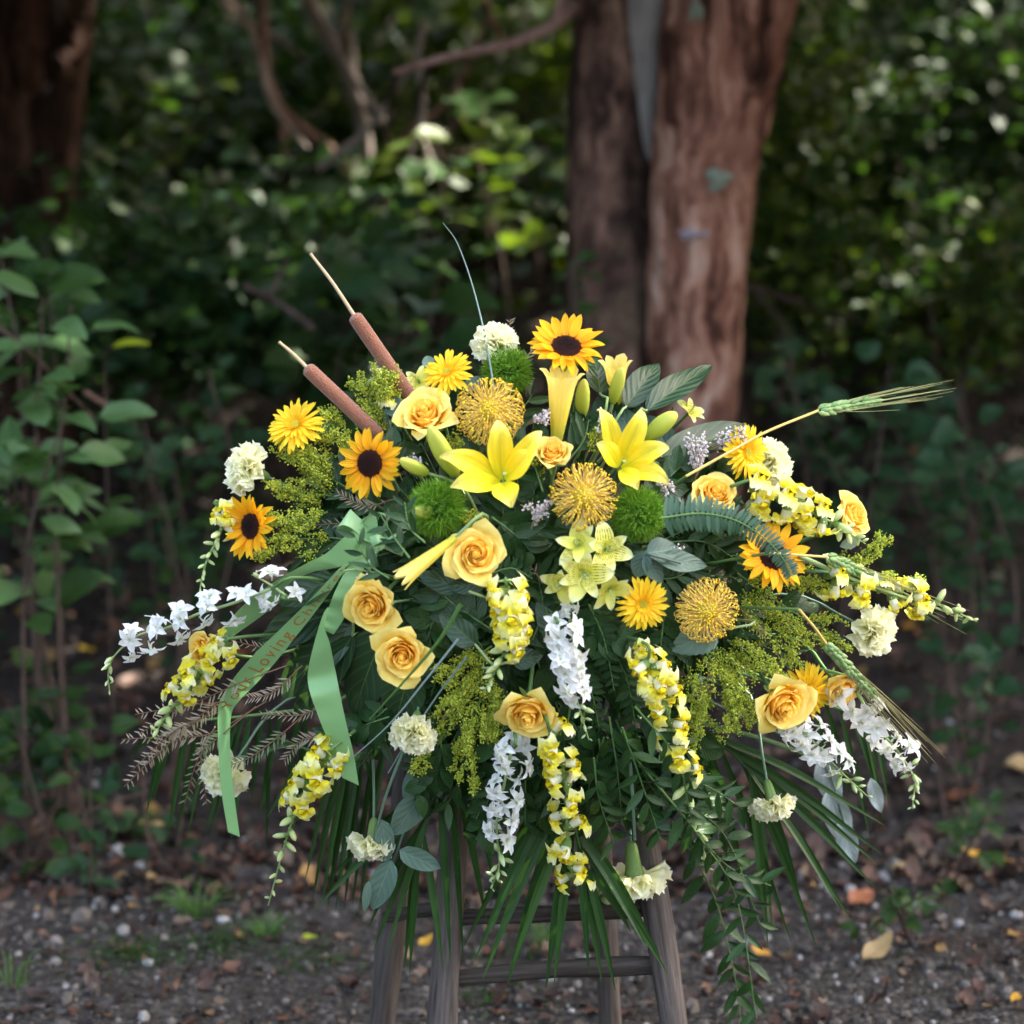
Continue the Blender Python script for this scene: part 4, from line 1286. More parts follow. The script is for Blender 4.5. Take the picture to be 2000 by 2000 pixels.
gerbera(577, 829, 62, (-.28, -.70, .64), 'yellow gerbera on its own at upper left under the cattails', 'the upper left gerbera')
gerbera(873, 726, 54, (-.25, -.72, .62), 'yellow gerbera above the rose at the top', 'the top gerbera', .02)
gerbera(1460, 883, 58, (.62, -.76, .15), 'yellow gerbera turned right at the foot of the wheat stalk', 'the gerbera by the wheat stalk', .02)
gerbera(1256, 1180, 57, (.22, -.95, .0), 'yellow gerbera right of the alstroemeria', 'the central gerbera')
gerbera(1578, 1350, 60, (.42, -.88, .05), 'yellow gerbera mostly hidden behind the large lower right rose', 'the hidden gerbera', .035)


# --- lilies
def lily_petal(L, W, tip=.3):
    def fn(U, V):
        a = 2 * U - 1
        w = W / 2 * np.power(np.clip(np.sin(np.pi * np.power(V * .93 + .05, .85)), 0, 1), .9) + .002
        r_ = L * (.06 + .94 * V)
        z = -.34 * L + .62 * L * np.sin(np.pi * .60 * V) - tip * L * np.clip(V - .72, 0, 1) ** 2 * 6 * .3
        x = a * w
        z = z + .5 * np.abs(x) * (1 - V * .6) - .10 * w * np.exp(-(a / .14) ** 2) + .10 * W * np.sin(9 * V + a * 2 + L * 7) * a * a
        x = x + .06 * L * np.sin(2.2 * V + L * 11) * V
        return x, r_, z
    return sheet(7, 13, fn)


def lily(px, py, n, tips, label, short, dy=0.0):
    t_, p, nn, B, s = head('lily', label, 'lily', px, py, 100, n, dy, 0, 'open yellow lilies', short)
    for k, (tx, ty, w) in enumerate(tips):
        v = np.array([tx - px, -(ty - py)]) / 100.0
        L = np.linalg.norm(v) * 1.06
        d = np.array([v[0], v[1], 0]) / np.linalg.norm(v)
        me = mesh('petal', [lily_petal(L, w * 1.12, .8 + .2 * rng.random())], MT['lily'])
        obj('petal', me, t_, M4(along(d, (0, 0, 1)), (0, 0, .012 * (k % 2)), 1))
    obj('pistil', mesh('pistil', tube(spline([(0, 0, -.3), (.02, .03, -.05), (.04, .02, .2)], 8), [.018, .018, .018, .017, .017, .018, .03, .035], 6), MT['stem_pale']), t_)
    stem_to_core(t_, p, nn, B, s, .003, MT['stem'], .3)


lily(982, 932, (-.03, -.9, .42), [(967, 826, .46), (1052, 845, .36), (1046, 888, .40), (998, 994, .48), (887, 962, .42), (866, 893, .44)], 'open yellow lily in the upper middle of the spray', 'the central lily', -.02)
lily(1213, 908, (.08, -.9, .42), [(1172, 803, .34), (1254, 805, .40), (1302, 876, .42), (1300, 946, .40), (1242, 958, .36), (1168, 868, .36)], 'open yellow lily right of the rose, under the opening bud', 'the right lily', .0)


def bud(pa, pb, w, label, mat='bud', Y=None, dy=0.0, open_=False, short=None, group='lily buds'):
    px, py = (pa[0] + pb[0]) / 2, (pa[1] + pb[1]) / 2
    Yb = (dome(px, py) if Y is None else Y) + dy
    a, b = P(*pa, Yb + .012), P(*pb, Yb - .012)
    L = np.linalg.norm(b - a)
    B = basis(b - a, (0, -1, .2))
    t_ = thing('lily_bud', label, 'lily bud', M4(B, a, L), group)
    W = w * mpp(Yb) / L / 2
    if not open_:
        prof = [(W * .25, 0), (W * .62, .08), (W * .92, .28), (W, .48), (W * .92, .68), (W * .68, .86), (W * .35, .96), (W * .06, 1.0)]
        pr = spline([(x, y, 0) for x, y in prof], 18)[:, :2]
        obj('bud_case', mesh('bud_case', [lathe(pr, 24, 3, .09)], MT[mat]), t_)
    else:
        for k in range(6):
            th = k * 1.0472
            inner = k % 2

            def fn(U, V, th=th, inner=inner):
                q = 2 * U - 1
                ang = th + q * (.66 if not inner else .5) * np.clip(1.25 - .8 * np.clip((V - .72) / .28, 0, 1) ** 1.5 * 1.3, .06, 1)
                r_ = W * (.26 + .50 * V + .30 * sstep((V - .75) / .25) * open_) * (1 - .05 * inner) * (1 + .05 * np.cos(q * 3))
                z = V * (1 - .02 * inner) - .08 * np.clip((V - .85) / .15, 0, 1) ** 2 * open_
                return r_ * np.cos(ang), r_ * np.sin(ang), z
            obj('petal', mesh('petal', [sheet(7, 12, fn)], MT['lilytube']), t_)
    c = CORE + rng.normal(0, .02, 3)
    d = norm(b - a)
    pts = spline([a + d * .002, a - d * .05, (a + c) / 2 + (0, .03, 0), c], 12)
    obj('stem', mesh('stem', tube((pts - a) @ B / L, .0022 / L, 6), MT['stem_pale']), t_)
    if short: FLW.append((px, py, short))


bud((893, 930), (838, 832), 38, 'large green-yellow lily bud leaning on the upper left rose')
bud((836, 925), (781, 897), 27, 'smaller green lily bud pointing left at the big-disc sunflower')
bud((862, 1001), (809, 997), 33, 'plump lily bud lying on the green dianthus ball')
bud((1137, 815), (1141, 740), 29, 'upright green lily bud beside the lily trumpet', dy=.05)
bud((1262, 858), (1322, 806), 36, 'long yellow-green bud slanting behind the right lily', dy=.04)
bud((1196, 788), (1216, 718), 26, 'green bud in front of the opening pale lily at top', dy=.05)
bud((1204, 795), (1203, 696), 66, 'opening pale yellow lily near the top leaves', open_=.9, dy=.07)
bud((1088, 858), (1101, 712), 84, 'tall closed yellow lily trumpet under the topmost sunflower', open_=1.0, dy=.02, short='the lily trumpet')
bud((889, 1050), (775, 1137), 52, 'half-open yellow lily bud pointing down left of the face-on rose', open_=.25, dy=-.03)

# --- carnations
CARN = []
for v in range(5):
    f1, f2, ph = rng.uniform(3, 5), rng.uniform(8, 11), rng.random() * 6

    def fn(U, V, f1=f1, f2=f2, ph=ph):
        a = 2 * U - 1
        zig = (np.arange(U.shape[1]) % 2)[None, :] * .07
        r_ = V * (1 - .12 * a * a - zig * V)
        ang = a * .72 * np.power(V, .6)
        z = (.17 * np.sin(f1 * a * 1.6 + ph) + .09 * np.sin(f2 * a + ph * 2)) * V ** 1.6 + .05 * V
        return r_ * np.sin(ang), r_ * np.cos(ang), z
    CARN.append(mesh('petal', [sheet(15, 6, fn)], MT['carn']))
CALYX = mesh('calyx', [lathe(spline([(.05, -1.0, 0), (.12, -.96, 0), (.18, -.75, 0), (.21, -.4, 0), (.27, -.05, 0), (.34, .05, 0)], 12)[:, :2], 14, 5, .06)], MT['sepal'])


def carnation(px, py, r, n, label, short, dy=0.0, flat=1.0, stem=True):
    t_, p, nn, B, s = head('carnation', label, 'carnation', px, py, r, n, dy, rng.random() * 6, 'pale carnations', short)
    obj('calyx', CALYX, t_)
    for cnt, el, ln in ((9, .05, 1.0), (9, .35, .95), (8, .72, .84), (6, 1.05, .72), (4, 1.35, .62)):
        off = rng.random() * 6
        for k in range(cnt):
            a = off + k / cnt * 6.283 + rng.normal(0, .1)
            c = el * flat + rng.normal(0, .1)
            d = np.array([math.cos(a) * math.cos(c), math.sin(a) * math.cos(c), math.sin(c)])
            up = np.array([-math.cos(a) * math.sin(c), -math.sin(a) * math.sin(c), math.cos(c)]) + rng.normal(0, .2, 3)
            obj('petal', CARN[rng.integers(5)], t_, M4(along(d, up), (0, 0, -.05), ln * rng.uniform(.9, 1.08)))
    if stem: stem_to_core(t_, p, nn, B, s, .0019, MT['stem_blue'], .97, pull=.14)


carnation(482, 915, 56, (-.72, -.60, .42), 'cream carnation turned left at the upper left edge', 'the upper left carnation')
carnation(968, 672, 51, (-.15, -.62, .6), 'cream carnation at the top behind the tall grass blade', 'the top carnation', .05)
carnation(1508, 903, 54, (.85, -.48, .15), 'cream carnation behind the gerbera by the wheat stalk', 'the carnation behind the gerbera', .06)
carnation(1706, 1232, 56, (.55, -.82, -.12), 'cream carnation at the right edge below the snapdragons', 'the right carnation')
carnation(440, 1512, 54, (-.35, -.86, -.35), 'cream carnation at lower left behind the hanging ribbon end', 'the lower left carnation', .08)
carnation(808, 1430, 54, (-.12, -.80, -.58), 'cream carnation left of the goldenrod in the lower middle', 'the middle carnation', -.01)
carnation(727, 1648, 53, (-.05, -.42, -.9), 'cream carnation hanging head down at lower left', 'the left hanging carnation', 0)
carnation(1510, 1570, 51, (.22, -.45, -.86), 'cream carnation hanging head down at lower right', 'the right hanging carnation', 0)
carnation(1240, 1712, 74, (.12, -.05, -1), 'cream carnation hanging upside down at the bottom middle', 'the bottom carnation', .02, .8)


# --- pincushions
def pincushion_mesh():
    pcs, tips = [], []
    N = 250
    for i in range(N):
        cz = 1 - (i + .5) / N * 1.28
        ph0 = math.acos(max(-1, cz)); th = i * 2.39996 + rng.normal(0, .05)
        s = np.array([0, .25, .5, .75, .9, 1.0])
        t = ph0 / 1.85
        R1 = (.66 + .36 * sstep(t * 1.5)) * rng.uniform(.95, 1.04)
        r_ = .30 + (R1 - .30) * np.sin(np.pi / 2 * s)
        ph = ph0 * (.92 + .22 * np.sin(np.pi * s)) - (.04 + .32 * min(1, t * 1.25)) * s ** 4 + rng.normal(0, .03) * s
        th_ = th + rng.normal(0, .12) * s ** 2
        pts = np.stack([r_ * np.sin(ph) * np.cos(th_), r_ * np.sin(ph) * np.sin(th_), r_ * np.cos(ph) * .72 - .10], -1)
        for q in tube(pts, np.array([.013, .012, .012, .011, .011, .011]), 4, cap=False):
            pcs.append((q[0], q[1], q[2], rng.random()))
        tips.append(pts[-1])
    return mesh('styles', pcs, MT['style']), mesh('style_tips', [scatter(OCT_V, OCT_F, np.array(tips), np.full(N, .030) * rng.uniform(.8, 1.2, N))], MT['knob']), \
        mesh('cone', [lathe([(.1, -.5), (.28, -.4), (.36, -.2), (.36, .05), (.26, .22), (.1, .3), (.01, .32)], 14)], MT['pcore'])


PIN = [pincushion_mesh() for _ in range(2)]


def pincushion(px, py, r, n, v, label, short, dy=0.0, roll=0.0):
    t_, p, nn, B, s = head('pincushion_flower', label, 'pincushion', px, py, r, n, dy, roll, 'golden pincushion flowers', short)
    a = obj('styles', PIN[v][0], t_); a['kind'] = 'stuff'
    a = obj('style_tips', PIN[v][1], t_); a['kind'] = 'stuff'
    obj('cone', PIN[v][2], t_)
    stem_to_core(t_, p, nn, B, s, .0035, MT['stem'], .5)


pincushion(956, 803, 70, (-.06, -.86, .45), 0, 'golden pincushion flower at the top between rose and lily', 'the top pincushion')
pincushion(1140, 970, 68, (.04, -.95, .28), 1, 'golden pincushion flower between the two open lilies', 'the middle pincushion', 0, 1.0)
pincushion(1380, 1192, 66, (.22, -.97, .0), 0, 'golden pincushion flower at right, lowest of the three', 'the lowest pincushion', 0, 2.0)


# --- green dianthus balls
def fuzz_mesh():
    n = 2600
    d = rng.normal(size=(n, 3)); d /= np.linalg.norm(d, axis=1)[:, None]
    side = np.cross(d, rng.normal(size=(n, 3))); side /= np.linalg.norm(side, axis=1)[:, None]
    b = d * .55
    m = d * .82 + rng.normal(0, .05, (n, 3))
    t = d * rng.uniform(.92, 1.08, (n, 1)) + rng.normal(0, .08, (n, 3))
    w = .017
    V = np.stack([b - side * w, b + side * w, m + side * w * .9, m - side * w * .9, t], 1).reshape(-1, 3)
    i = (np.arange(n) * 5)[:, None]
    q = i + np.array([[0, 1, 2, 3]]); tr = i + np.array([[3, 2, 4]])
    var = np.repeat(rng.random(n), 5)
    return mesh('bristles', [(V, q, None, var), (V, tr, None, var)], MT['fuzz'], smooth=False)


FUZZ = fuzz_mesh()
FUZC = mesh('core', [lathe([(.01, -.62), (.4, -.5), (.62, 0), (.4, .5), (.01, .62)], 12)], MT['fuzzcore'])


def fuzzball(px, py, r, label, short, dy=0.0):
    t_, p, nn, B, s = head('green_dianthus', label, 'dianthus', px, py, r, None, dy, rng.random() * 6, 'fuzzy green dianthus balls', short)
    a = obj('bristles', FUZZ, t_); a['kind'] = 'stuff'
    obj('core', FUZC, t_)
    stem_to_core(t_, p, nn, B, s, .0025, None, .5)


fuzzball(853, 993, 60, 'fuzzy green dianthus ball left of the central lily', 'the left green ball', .015)
fuzzball(1246, 1004, 58, 'fuzzy green dianthus ball beside the middle pincushion', 'the right green ball', .02)
fuzzball(990, 726, 52, 'fuzzy green dianthus ball under the top carnation', 'the top green ball', .06)

# --- alstroemeria
ALP = [mesh('petal', [leaf(1, W, b, .2, .05, p=.72, q=.55, nu=5, nv=9)], MT['alst']) for W, b in ((.66, .9), (.46, .6), (.60, .4))]


def alstro(px, py, r, n, label, dy=0.0, short=None):
    t_, p, nn, B, s = head('alstroemeria', label, 'alstroemeria', px, py, r, n, dy, rng.random() * 6, 'pale alstroemerias', short)
    for k in range(6):
        a = k * 1.0472 + rng.normal(0, .12); c = .55 + .2 * (k % 2) + rng.normal(0, .1)
        d = np.array([math.cos(a) * math.cos(c), math.sin(a) * math.cos(c), math.sin(c)])
        up = np.array([-math.cos(a) * math.sin(c), -math.sin(a) * math.sin(c), math.cos(c)])
        obj('petal', ALP[k % 2 if k % 2 else (k // 2) % 3], t_, M4(along(d, up), (0, 0, -.3), 1.05 - .1 * (k % 2)))
    pcs = []
    for k in range(5):
        pcs += tube(spline([(0, 0, -.3), rng.normal(0, .06, 3) + (0, 0, .1), rng.normal(0, .13, 3) + (0, 0, .4)], 6), .015, 4)
    obj('stamens', mesh('stamens', pcs, MT['stem_pale']), t_)
    stem_to_core(t_, p, nn, B, s, .002, None, .3)


alstro(1128, 1062, 56, (-.15, -.9, .35), 'pale yellow alstroemeria at the top left of its cluster', -.01, 'the alstroemeria cluster')
alstro(1186, 1072, 58, (.25, -.92, .2), 'pale yellow alstroemeria at the top right of its cluster', -.02)
alstro(1140, 1124, 62, (-.02, -.98, -.05), 'pale yellow alstroemeria in the middle of its cluster', -.035)
alstro(1095, 1142, 48, (-.45, -.85, -.2), 'pale yellow alstroemeria at the lower left of its cluster', -.005)
alstro(1192, 1158, 50, (.2, -.85, -.45), 'pale yellow alstroemeria at the bottom of its cluster', -.01)
alstro(1352, 800, 36, (.5, -.5, .6), 'small alstroemeria peeping over the upper right leaves', .08)
alstro(815, 742, 38, (-.3, -.7, .6), 'small pale alstroemeria between cattail and top gerbera', .07)


# --- snapdragons and larkspurs
def snap_tube():
    return lathe(spline([(.06, 0, 0), (.13, .1, 0), (.16, .28, 0), (.18, .44, 0), (.16, .56, 0)], 8)[:, :2], 10, 2, .12)


def snap_lip():
    pcs = []
    for a, ln, w, b in ((.5, .48, .40, -1.5), (-.5, .48, .40, -1.5)):        # two upper lobes standing up and curling back
        B = along((math.sin(a) * .6, .8, .55), (0, -.55, .8))
        pcs.append(tp(leaf(ln * 1.3, w * 1.4, 1.6, -.2, .24, p=.62, q=.5, nu=9, nv=9, ph=a * 3), B, (math.sin(a) * .08, .10, .44), 1))
    for a, ln, w in ((.7, .42, .34), (-.7, .42, .34), (0, .44, .34)):        # three lower lobes hanging
        B = along((math.sin(a) * .7, -.55, .75), (0, .8, .5))
        pcs.append(tp(leaf(ln * 1.25, w * 1.4, 1.7, -.2, .22, p=.62, q=.5, nu=9, nv=9, ph=a * 5), B, (math.sin(a) * .10, -.08, .46), 1))
    V = ICO_V * np.array([.20, .14, .15]) + np.array([0, -.03, .56])
    pcs.append((V, ICO_F, np.full((12, 2), .05)))
    return pcs


SNT = mesh('floret', [snap_tube()], MT['snaptube'])
SNL = [mesh('lips', snap_lip(), MT['snaplip']) for _ in range(2)]
SNB = mesh('bud', [lathe(spline([(.05, 0, 0), (.16, .2, 0), (.2, .5, 0), (.16, .8, 0), (.02, 1.0, 0)], 9)[:, :2], 9, 2, .12)], MT['snapbud'])
CAL = mesh('calyx', [lathe([(.05, -.12), (.12, -.02), (.17, .14), (.19, .2)], 8, 5, .12)], MT['sepal'])


def lark_floret(seed):
    r_ = np.random.default_rng(seed)
    pcs = []
    for k in range(5):
        a = k * 1.2566 + r_.normal(0, .1); c = .25 + r_.normal(0, .15)
        B = along((math.cos(a) * math.cos(c), math.sin(a) * math.cos(c), math.sin(c)), (-math.cos(a) * math.sin(c), -math.sin(a) * math.sin(c), math.cos(c)))
        pcs.append(tp(leaf(.64, .36, r_.uniform(.1, 1.1), .45, .10, p=.8, q=.8, nu=4, nv=6, ph=k), B, (0, 0, .35), 1))
    for k in range(5):
        a = k * 1.2566 + .6 + r_.normal(0, .2); c = .75 + r_.normal(0, .2)
        B = along((math.cos(a) * math.cos(c), math.sin(a) * math.cos(c), math.sin(c)), (-math.cos(a) * math.sin(c), -math.sin(a) * math.sin(c), math.cos(c)))
        pcs.append(tp(leaf(.36, .20, .5, .5, .1, p=.75, q=.7, nu=4, nv=5, ph=k), B, (0, 0, .36), 1))
    pcs += [tp(q, None, (0, 0, 0)) for q in tube(spline([(0, 0, 0), (.03, 0, .2), (0, 0, .36)], 5), [.03, .03, .04, .05, .06], 5)]
    pcs += [tp(q, None, (0, 0, 0)) for q in tube(spline([(0, 0, .34), (.1, .2, .2), (.16, .44, .18)], 5), [.05, .04, .035, .03, .02], 5)]
    return mesh('floret', pcs, MT['lark'])


LKF = [lark_floret(s_) for s_ in (1, 2, 3)]
LKB = mesh('bud', [lathe(spline([(.04, .25, 0), (.13, .4, 0), (.16, .6, 0), (.10, .85, 0), (.01, 1.0, 0)], 8)[:, :2], 7)] + tube(spline([(0, 0, 0), (.03, 0, .15), (0, 0, .28)], 4), .025, 5), MT['larkbud'])


def spike(kind, path, r, label, nfl, nbud, budfrac=.45, dy=0.0, short=None, extra=(), Ys=None, group=None, thick=.0024):
    pts3 = [P(x, y, (dome(x, y) if Ys is None else Ys[k]) + dy) for k, (x, y) in enumerate(path)]
    pth = spline(pts3, 60)
    Ym = pth[30][1]
    s0 = r * mpp(Ym) * (1.28 if kind == 'snapdragon' else 1.2)
    t_ = thing(kind, label, kind, M4(np.eye(3), pts3[0]), group)
    org = pts3[0]
    obj('stem', mesh('stem', tube(pth - org, np.linspace(thick, thick * .35, 60), 6), MT['stem_pale']), t_)
    c = CORE + rng.normal(0, .02, 3)
    back = spline([pth[0], pth[0] + (pth[0] - pth[3]) * 2.0, (pth[0] + c) / 2 + (0, .03, 0), c], 12)
    obj('stalk', mesh('stalk', tube(back - org, thick, 6), MT['stem']), t_)
    T, N1, N2 = frames(pth)
    th = rng.random() * 6
    items = [(q / max(1, nfl) * (1 - budfrac), 0) for q in range(nfl)] + [(1 - budfrac + budfrac * (q + .5) / nbud, 1) for q in range(nbud)]
    for f, isb in items:
        k = min(59, int(f * 59))
        th += 2.39996 if kind == 'snapdragon' else 2.1
        ccc = pth[k]
        tocam = norm(CAMP - ccc)
        rdir = math.cos(th) * N1[k] + math.sin(th) * N2[k]
        if np.dot(rdir, tocam) < -.35: rdir = rdir + tocam * .9           # flowers turn to the light at the front
        d = norm(rdir + T[k] * (.25 if not isb else .8) + tocam * (.15 if kind == 'snapdragon' else .5) + rng.normal(0, .2 if kind == 'snapdragon' else .32, 3))
        if not isb:
            sz = s0 * rng.uniform(.85, 1.12) * (1 - .15 * f)
            upv = -T[k] if kind == 'snapdragon' else np.array([0, 0, 1.0])
            if kind == 'snapdragon': upv = np.array([0, 0, 1.0]) + T[k] * .3
            B = basis(d, upv, rng.normal(0, .25))
            B2 = np.stack([B[:, 0], B[:, 1], B[:, 2]], 1)
            if kind == 'snapdragon':
                o = obj('floret', SNT, t_, M4(B2, ccc - org, sz))
                obj('lips', SNL[rng.integers(2)], o)
                obj('calyx', CAL, o)
            else:
                obj('floret', LKF[rng.integers(3)], t_, M4(basis(d, (0, 0, 1), rng.random() * 6), ccc - org + rdir * sz * .45 * rng.random(), sz * rng.uniform(.85, 1.1)))
        else:
            g = (f - (1 - budfrac)) / budfrac
            sz = s0 * (.62 - .42 * g) * rng.uniform(.85, 1.15)
            B = basis(d, (0, 0, 1), rng.random() * 6)
            o = obj('bud', SNB if kind == 'snapdragon' else LKB, t_, M4(B, ccc - org, sz * (1.15 if kind == 'larkspur' else 1)))
            if kind == 'snapdragon' and g < .7: obj('calyx', CAL, o)
    if short: FLW.append((*path[len(path) // 2], short))
    return t_


G = 'yellow snapdragons'
spike('snapdragon', [(1470, 955), (1560, 990), (1625, 1020), (1690, 1062)], 52, 'yellow snapdragon reaching right above the right sunflower', 10, 9, .35, .0, 'the upper right snapdragon', group=G)
spike('snapdragon', [(1615, 1125), (1720, 1155), (1830, 1180), (1908, 1214)], 46, 'yellow snapdragon at the far right under the wheat awns', 10, 9, .35, .0, 'the far right snapdragon', group=G)
spike('snapdragon', [(990, 1150), (998, 1215), (985, 1275), (945, 1352)], 52, 'yellow snapdragon in the middle under the face-on rose', 10, 9, .38, -.01, 'the middle snapdragon', group=G)
spike('snapdragon', [(1268, 1290), (1300, 1380), (1325, 1470), (1355, 1580), (1385, 1705)], 50, 'long yellow snapdragon hanging right of the middle', 13, 13, .36, -.01, 'the long right snapdragon', group=G)
spike('snapdragon', [(650, 1468), (605, 1530), (565, 1620), (524, 1768)], 50, 'yellow snapdragon hanging at lower left below the ribbon', 11, 13, .45, 0, 'the lower left snapdragon', group=G)
spike('snapdragon', [(1076, 1435), (1104, 1520), (1108, 1630), (1122, 1722), (1165, 1752), (1222, 1740)], 52, 'yellow snapdragon hanging in the middle with its tip turned right', 14, 11, .33, -.01, 'the bottom snapdragon', group=G)
spike('snapdragon', [(448, 1262), (385, 1320), (335, 1385), (296, 1442)], 46, 'yellow snapdragon behind the feathery sprigs at left', 9, 9, .42, .03, 'the left snapdragon', group=G)
spike('snapdragon', [(438, 998), (428, 1045), (402, 1100), (388, 1165)], 34, 'greenish budding snapdragon under the leftmost sunflower', 3, 15, .72, .0, 'the budding snapdragon', group=G)
spike('snapdragon', [(1255, 1262), (1265, 1290), (1275, 1318)], 26, 'small white snapdragon flowers right of the dark fern', 3, 3, .45, 0, group=G)
spike('snapdragon', [(760, 790), (745, 750), (735, 725)], 38, 'pale snapdragon top between the cattails', 4, 3, .3, .06, group=G)
G = 'white larkspurs'
spike('larkspur', [(530, 1150), (450, 1180), (387, 1199), (330, 1225), (271, 1241), (228, 1276), (212, 1310), (214, 1352)], 40, 'white larkspur reaching out at the far left', 17, 9, .28, .0, 'the left larkspur', group=G)
spike('larkspur', [(1088, 1225), (1108, 1290), (1125, 1360), (1150, 1445)], 40, 'white larkspur in the centre right of the nodding rose', 18, 10, .28, -.01, 'the centre larkspur', group=G)
spike('larkspur', [(1000, 1462), (985, 1530), (970, 1610), (975, 1690), (955, 1742)], 40, 'white larkspur hanging in the lower middle', 15, 13, .36, -.01, 'the lower larkspur', group=G)
spike('larkspur', [(1540, 1408), (1590, 1450), (1635, 1500), (1695, 1556)], 44, 'white larkspur under the large lower right rose', 16, 9, .28, 0, 'the inner right larkspur', group=G)
spike('larkspur', [(1672, 1350), (1715, 1420), (1755, 1470), (1785, 1520), (1782, 1580)], 42, 'white larkspur hanging at the far right under the wheat', 16, 12, .36, .01, 'the outer right larkspur', group=G)
spike('larkspur', [(560, 1165), (525, 1140), (492, 1122)], 40, 'single white larkspur blossom above the ribbon tail', 2, 2, .4, .02, group=G)
spike('larkspur', [(1015, 1435), (1035, 1455)], 38, 'white larkspur blossoms under the nodding rose', 3, 1, .3, .03, group=G)
spike('larkspur', [(1112, 1180), (1112, 1215)], 24, 'small bluish larkspur blossoms below the alstroemeria', 4, 1, .3, .02, group=G)


# --- goldenrod and statice
USED = {}


def uniq(pat, px, py, group):
    """a label that places the sprig by the flowers next to it: beside one, else between two"""
    near = sorted(FLW, key=lambda q: (q[0] - px) ** 2 + (q[1] - py) ** 2)[:9]
    opts = []
    for b in near[:4]:
        dx, dy = px - b[0], py - b[1]
        opts.append((('right of ' if dx > 0 else 'left of ') if abs(dx) > abs(dy) else ('below ' if dy > 0 else 'above ')) + b[2])
    first = opts[:1]
    for i, a in enumerate(near):
        for b in near[i + 1:]:
            if (a[0] - px) * (b[0] - px) + (a[1] - py) * (b[1] - py) < 0:
                first.append('between %s and %s' % (a[2], b[2]))
    for o in first + opts[1:]:
        lab = pat.format(o)
        if lab not in USED and len(lab.split()) <= 16:
            USED[lab] = 1
            return lab
    return pat.format(opts[0])


def plume(a, b, w, n, dy=.0):
    Y0, Y1 = dome(*a) + .05 + dy, dome(*b) + dy
    p0, p1 = P(*a, Y0), P(*b, Y1)
    L = np.linalg.norm(p1 - p0); W = w * mpp(Y1)
    d = norm(p1 - p0)
    t_ = thing('goldenrod', uniq('yellow-green goldenrod plume {}', (a[0] + b[0]) / 2, (a[1] + b[1]) / 2, 0), 'goldenrod', M4(np.eye(3), p0), 'goldenrod plumes')
    main = spline([p0, (p0 + p1) / 2 + rng.normal(0, .008, 3), p1], 30)
    pcs, beads = [], []
    pcs += tube(main - p0, np.linspace(.0016, .0006, 30), 5)
    nb = 15
    for k in range(nb):
        f = .12 + .86 * k / nb
        q = main[int(f * 29)]
        side = norm(np.cross(d, rng.normal(size=3)) + np.array([0, -.35, 0]))
        bl_ = W * (.75 - .35 * f) * rng.uniform(.6, 1.2)
        e = q + side * bl_ * .7 + d * bl_ * 1.05
        br_ = spline([q, q + side * bl_ * .55 + d * bl_ * .2, e], 9)
        pcs += tube(br_ - p0, np.linspace(.0009, .0004, 9), 4)
        m = n // nb
        ff = rng.random(m) ** .8
        pp = np.array([br_[int(x * 8)] for x in ff]) + rng.normal(0, .0036, (m, 3)) * (1.1 - .5 * ff[:, None])
        beads.append(pp)
        for z in range(3):                        # short side twigs with blossoms of their own
            kk = rng.integers(2, 8)
            e2 = br_[kk] + norm(rng.normal(size=3) + d * .6) * bl_ * .3
            tw = spline([br_[kk], e2], 5)
            pcs += tube(tw - p0, .0004, 3, cap=False)
            m2 = max(3, n // nb // 3)
            beads.append(np.array([tw[int(x * 4)] for x in rng.random(m2)]) + rng.normal(0, .0025, (m2, 3)))
    bp = np.concatenate(beads) - p0
    obj('stem', mesh('stem', pcs, MT['goldstem']), t_)
    o = obj('blossoms', mesh('blossoms', [scatter(OCT_V, OCT_F, bp, rng.uniform(.0008, .0016, (len(bp), 1)) * np.array([[1, 1, 1.6]]))], MT['goldenrod'], False), t_)
    o['kind'] = 'stuff'


for a, b, w, n in (((645, 965), (528, 862), 62, 700), ((655, 970), (520, 955), 56, 600), ((705, 905), (640, 800), 62, 700), ((745, 850), (690, 742), 62, 700), ((770, 810), (752, 728), 56, 600),
                   ((670, 1060), (505, 1086), 62, 700), ((640, 1000), (530, 1015), 50, 500), ((650, 960), (575, 890), 55, 500),
                   ((960, 1262), (855, 1312), 50, 500), ((935, 1290), (900, 1470), 84, 1000), ((905, 1330), (800, 1500), 62, 700), ((965, 1310), (918, 1545), 78, 1000), ((1000, 1350), (965, 1440), 46, 400), ((940, 1290), (870, 1380), 60, 600),
                   ((1440, 1100), (1605, 1150), 72, 800), ((1440, 1120), (1650, 1250), 80, 1000), ((1450, 1150), (1570, 1300), 66, 700), ((1400, 1262), (1425, 1425), 90, 1000), ((1340, 1290), (1370, 1445), 80, 900), ((1420, 1250), (1505, 1330), 62, 600), ((1370, 1260), (1480, 1400), 60, 600),
                   ((1620, 1110), (1732, 1040), 38, 400), ((1660, 1110), (1805, 1122), 40, 400), ((875, 850), (915, 885), 30, 150), ((1050, 940), (1042, 900), 26, 120), ((930, 1030), (900, 1010), 30, 140), ((1150, 880), (1185, 830), 30, 160)):
    plume(a, b, w * 1.2, int(n * .85), .02)


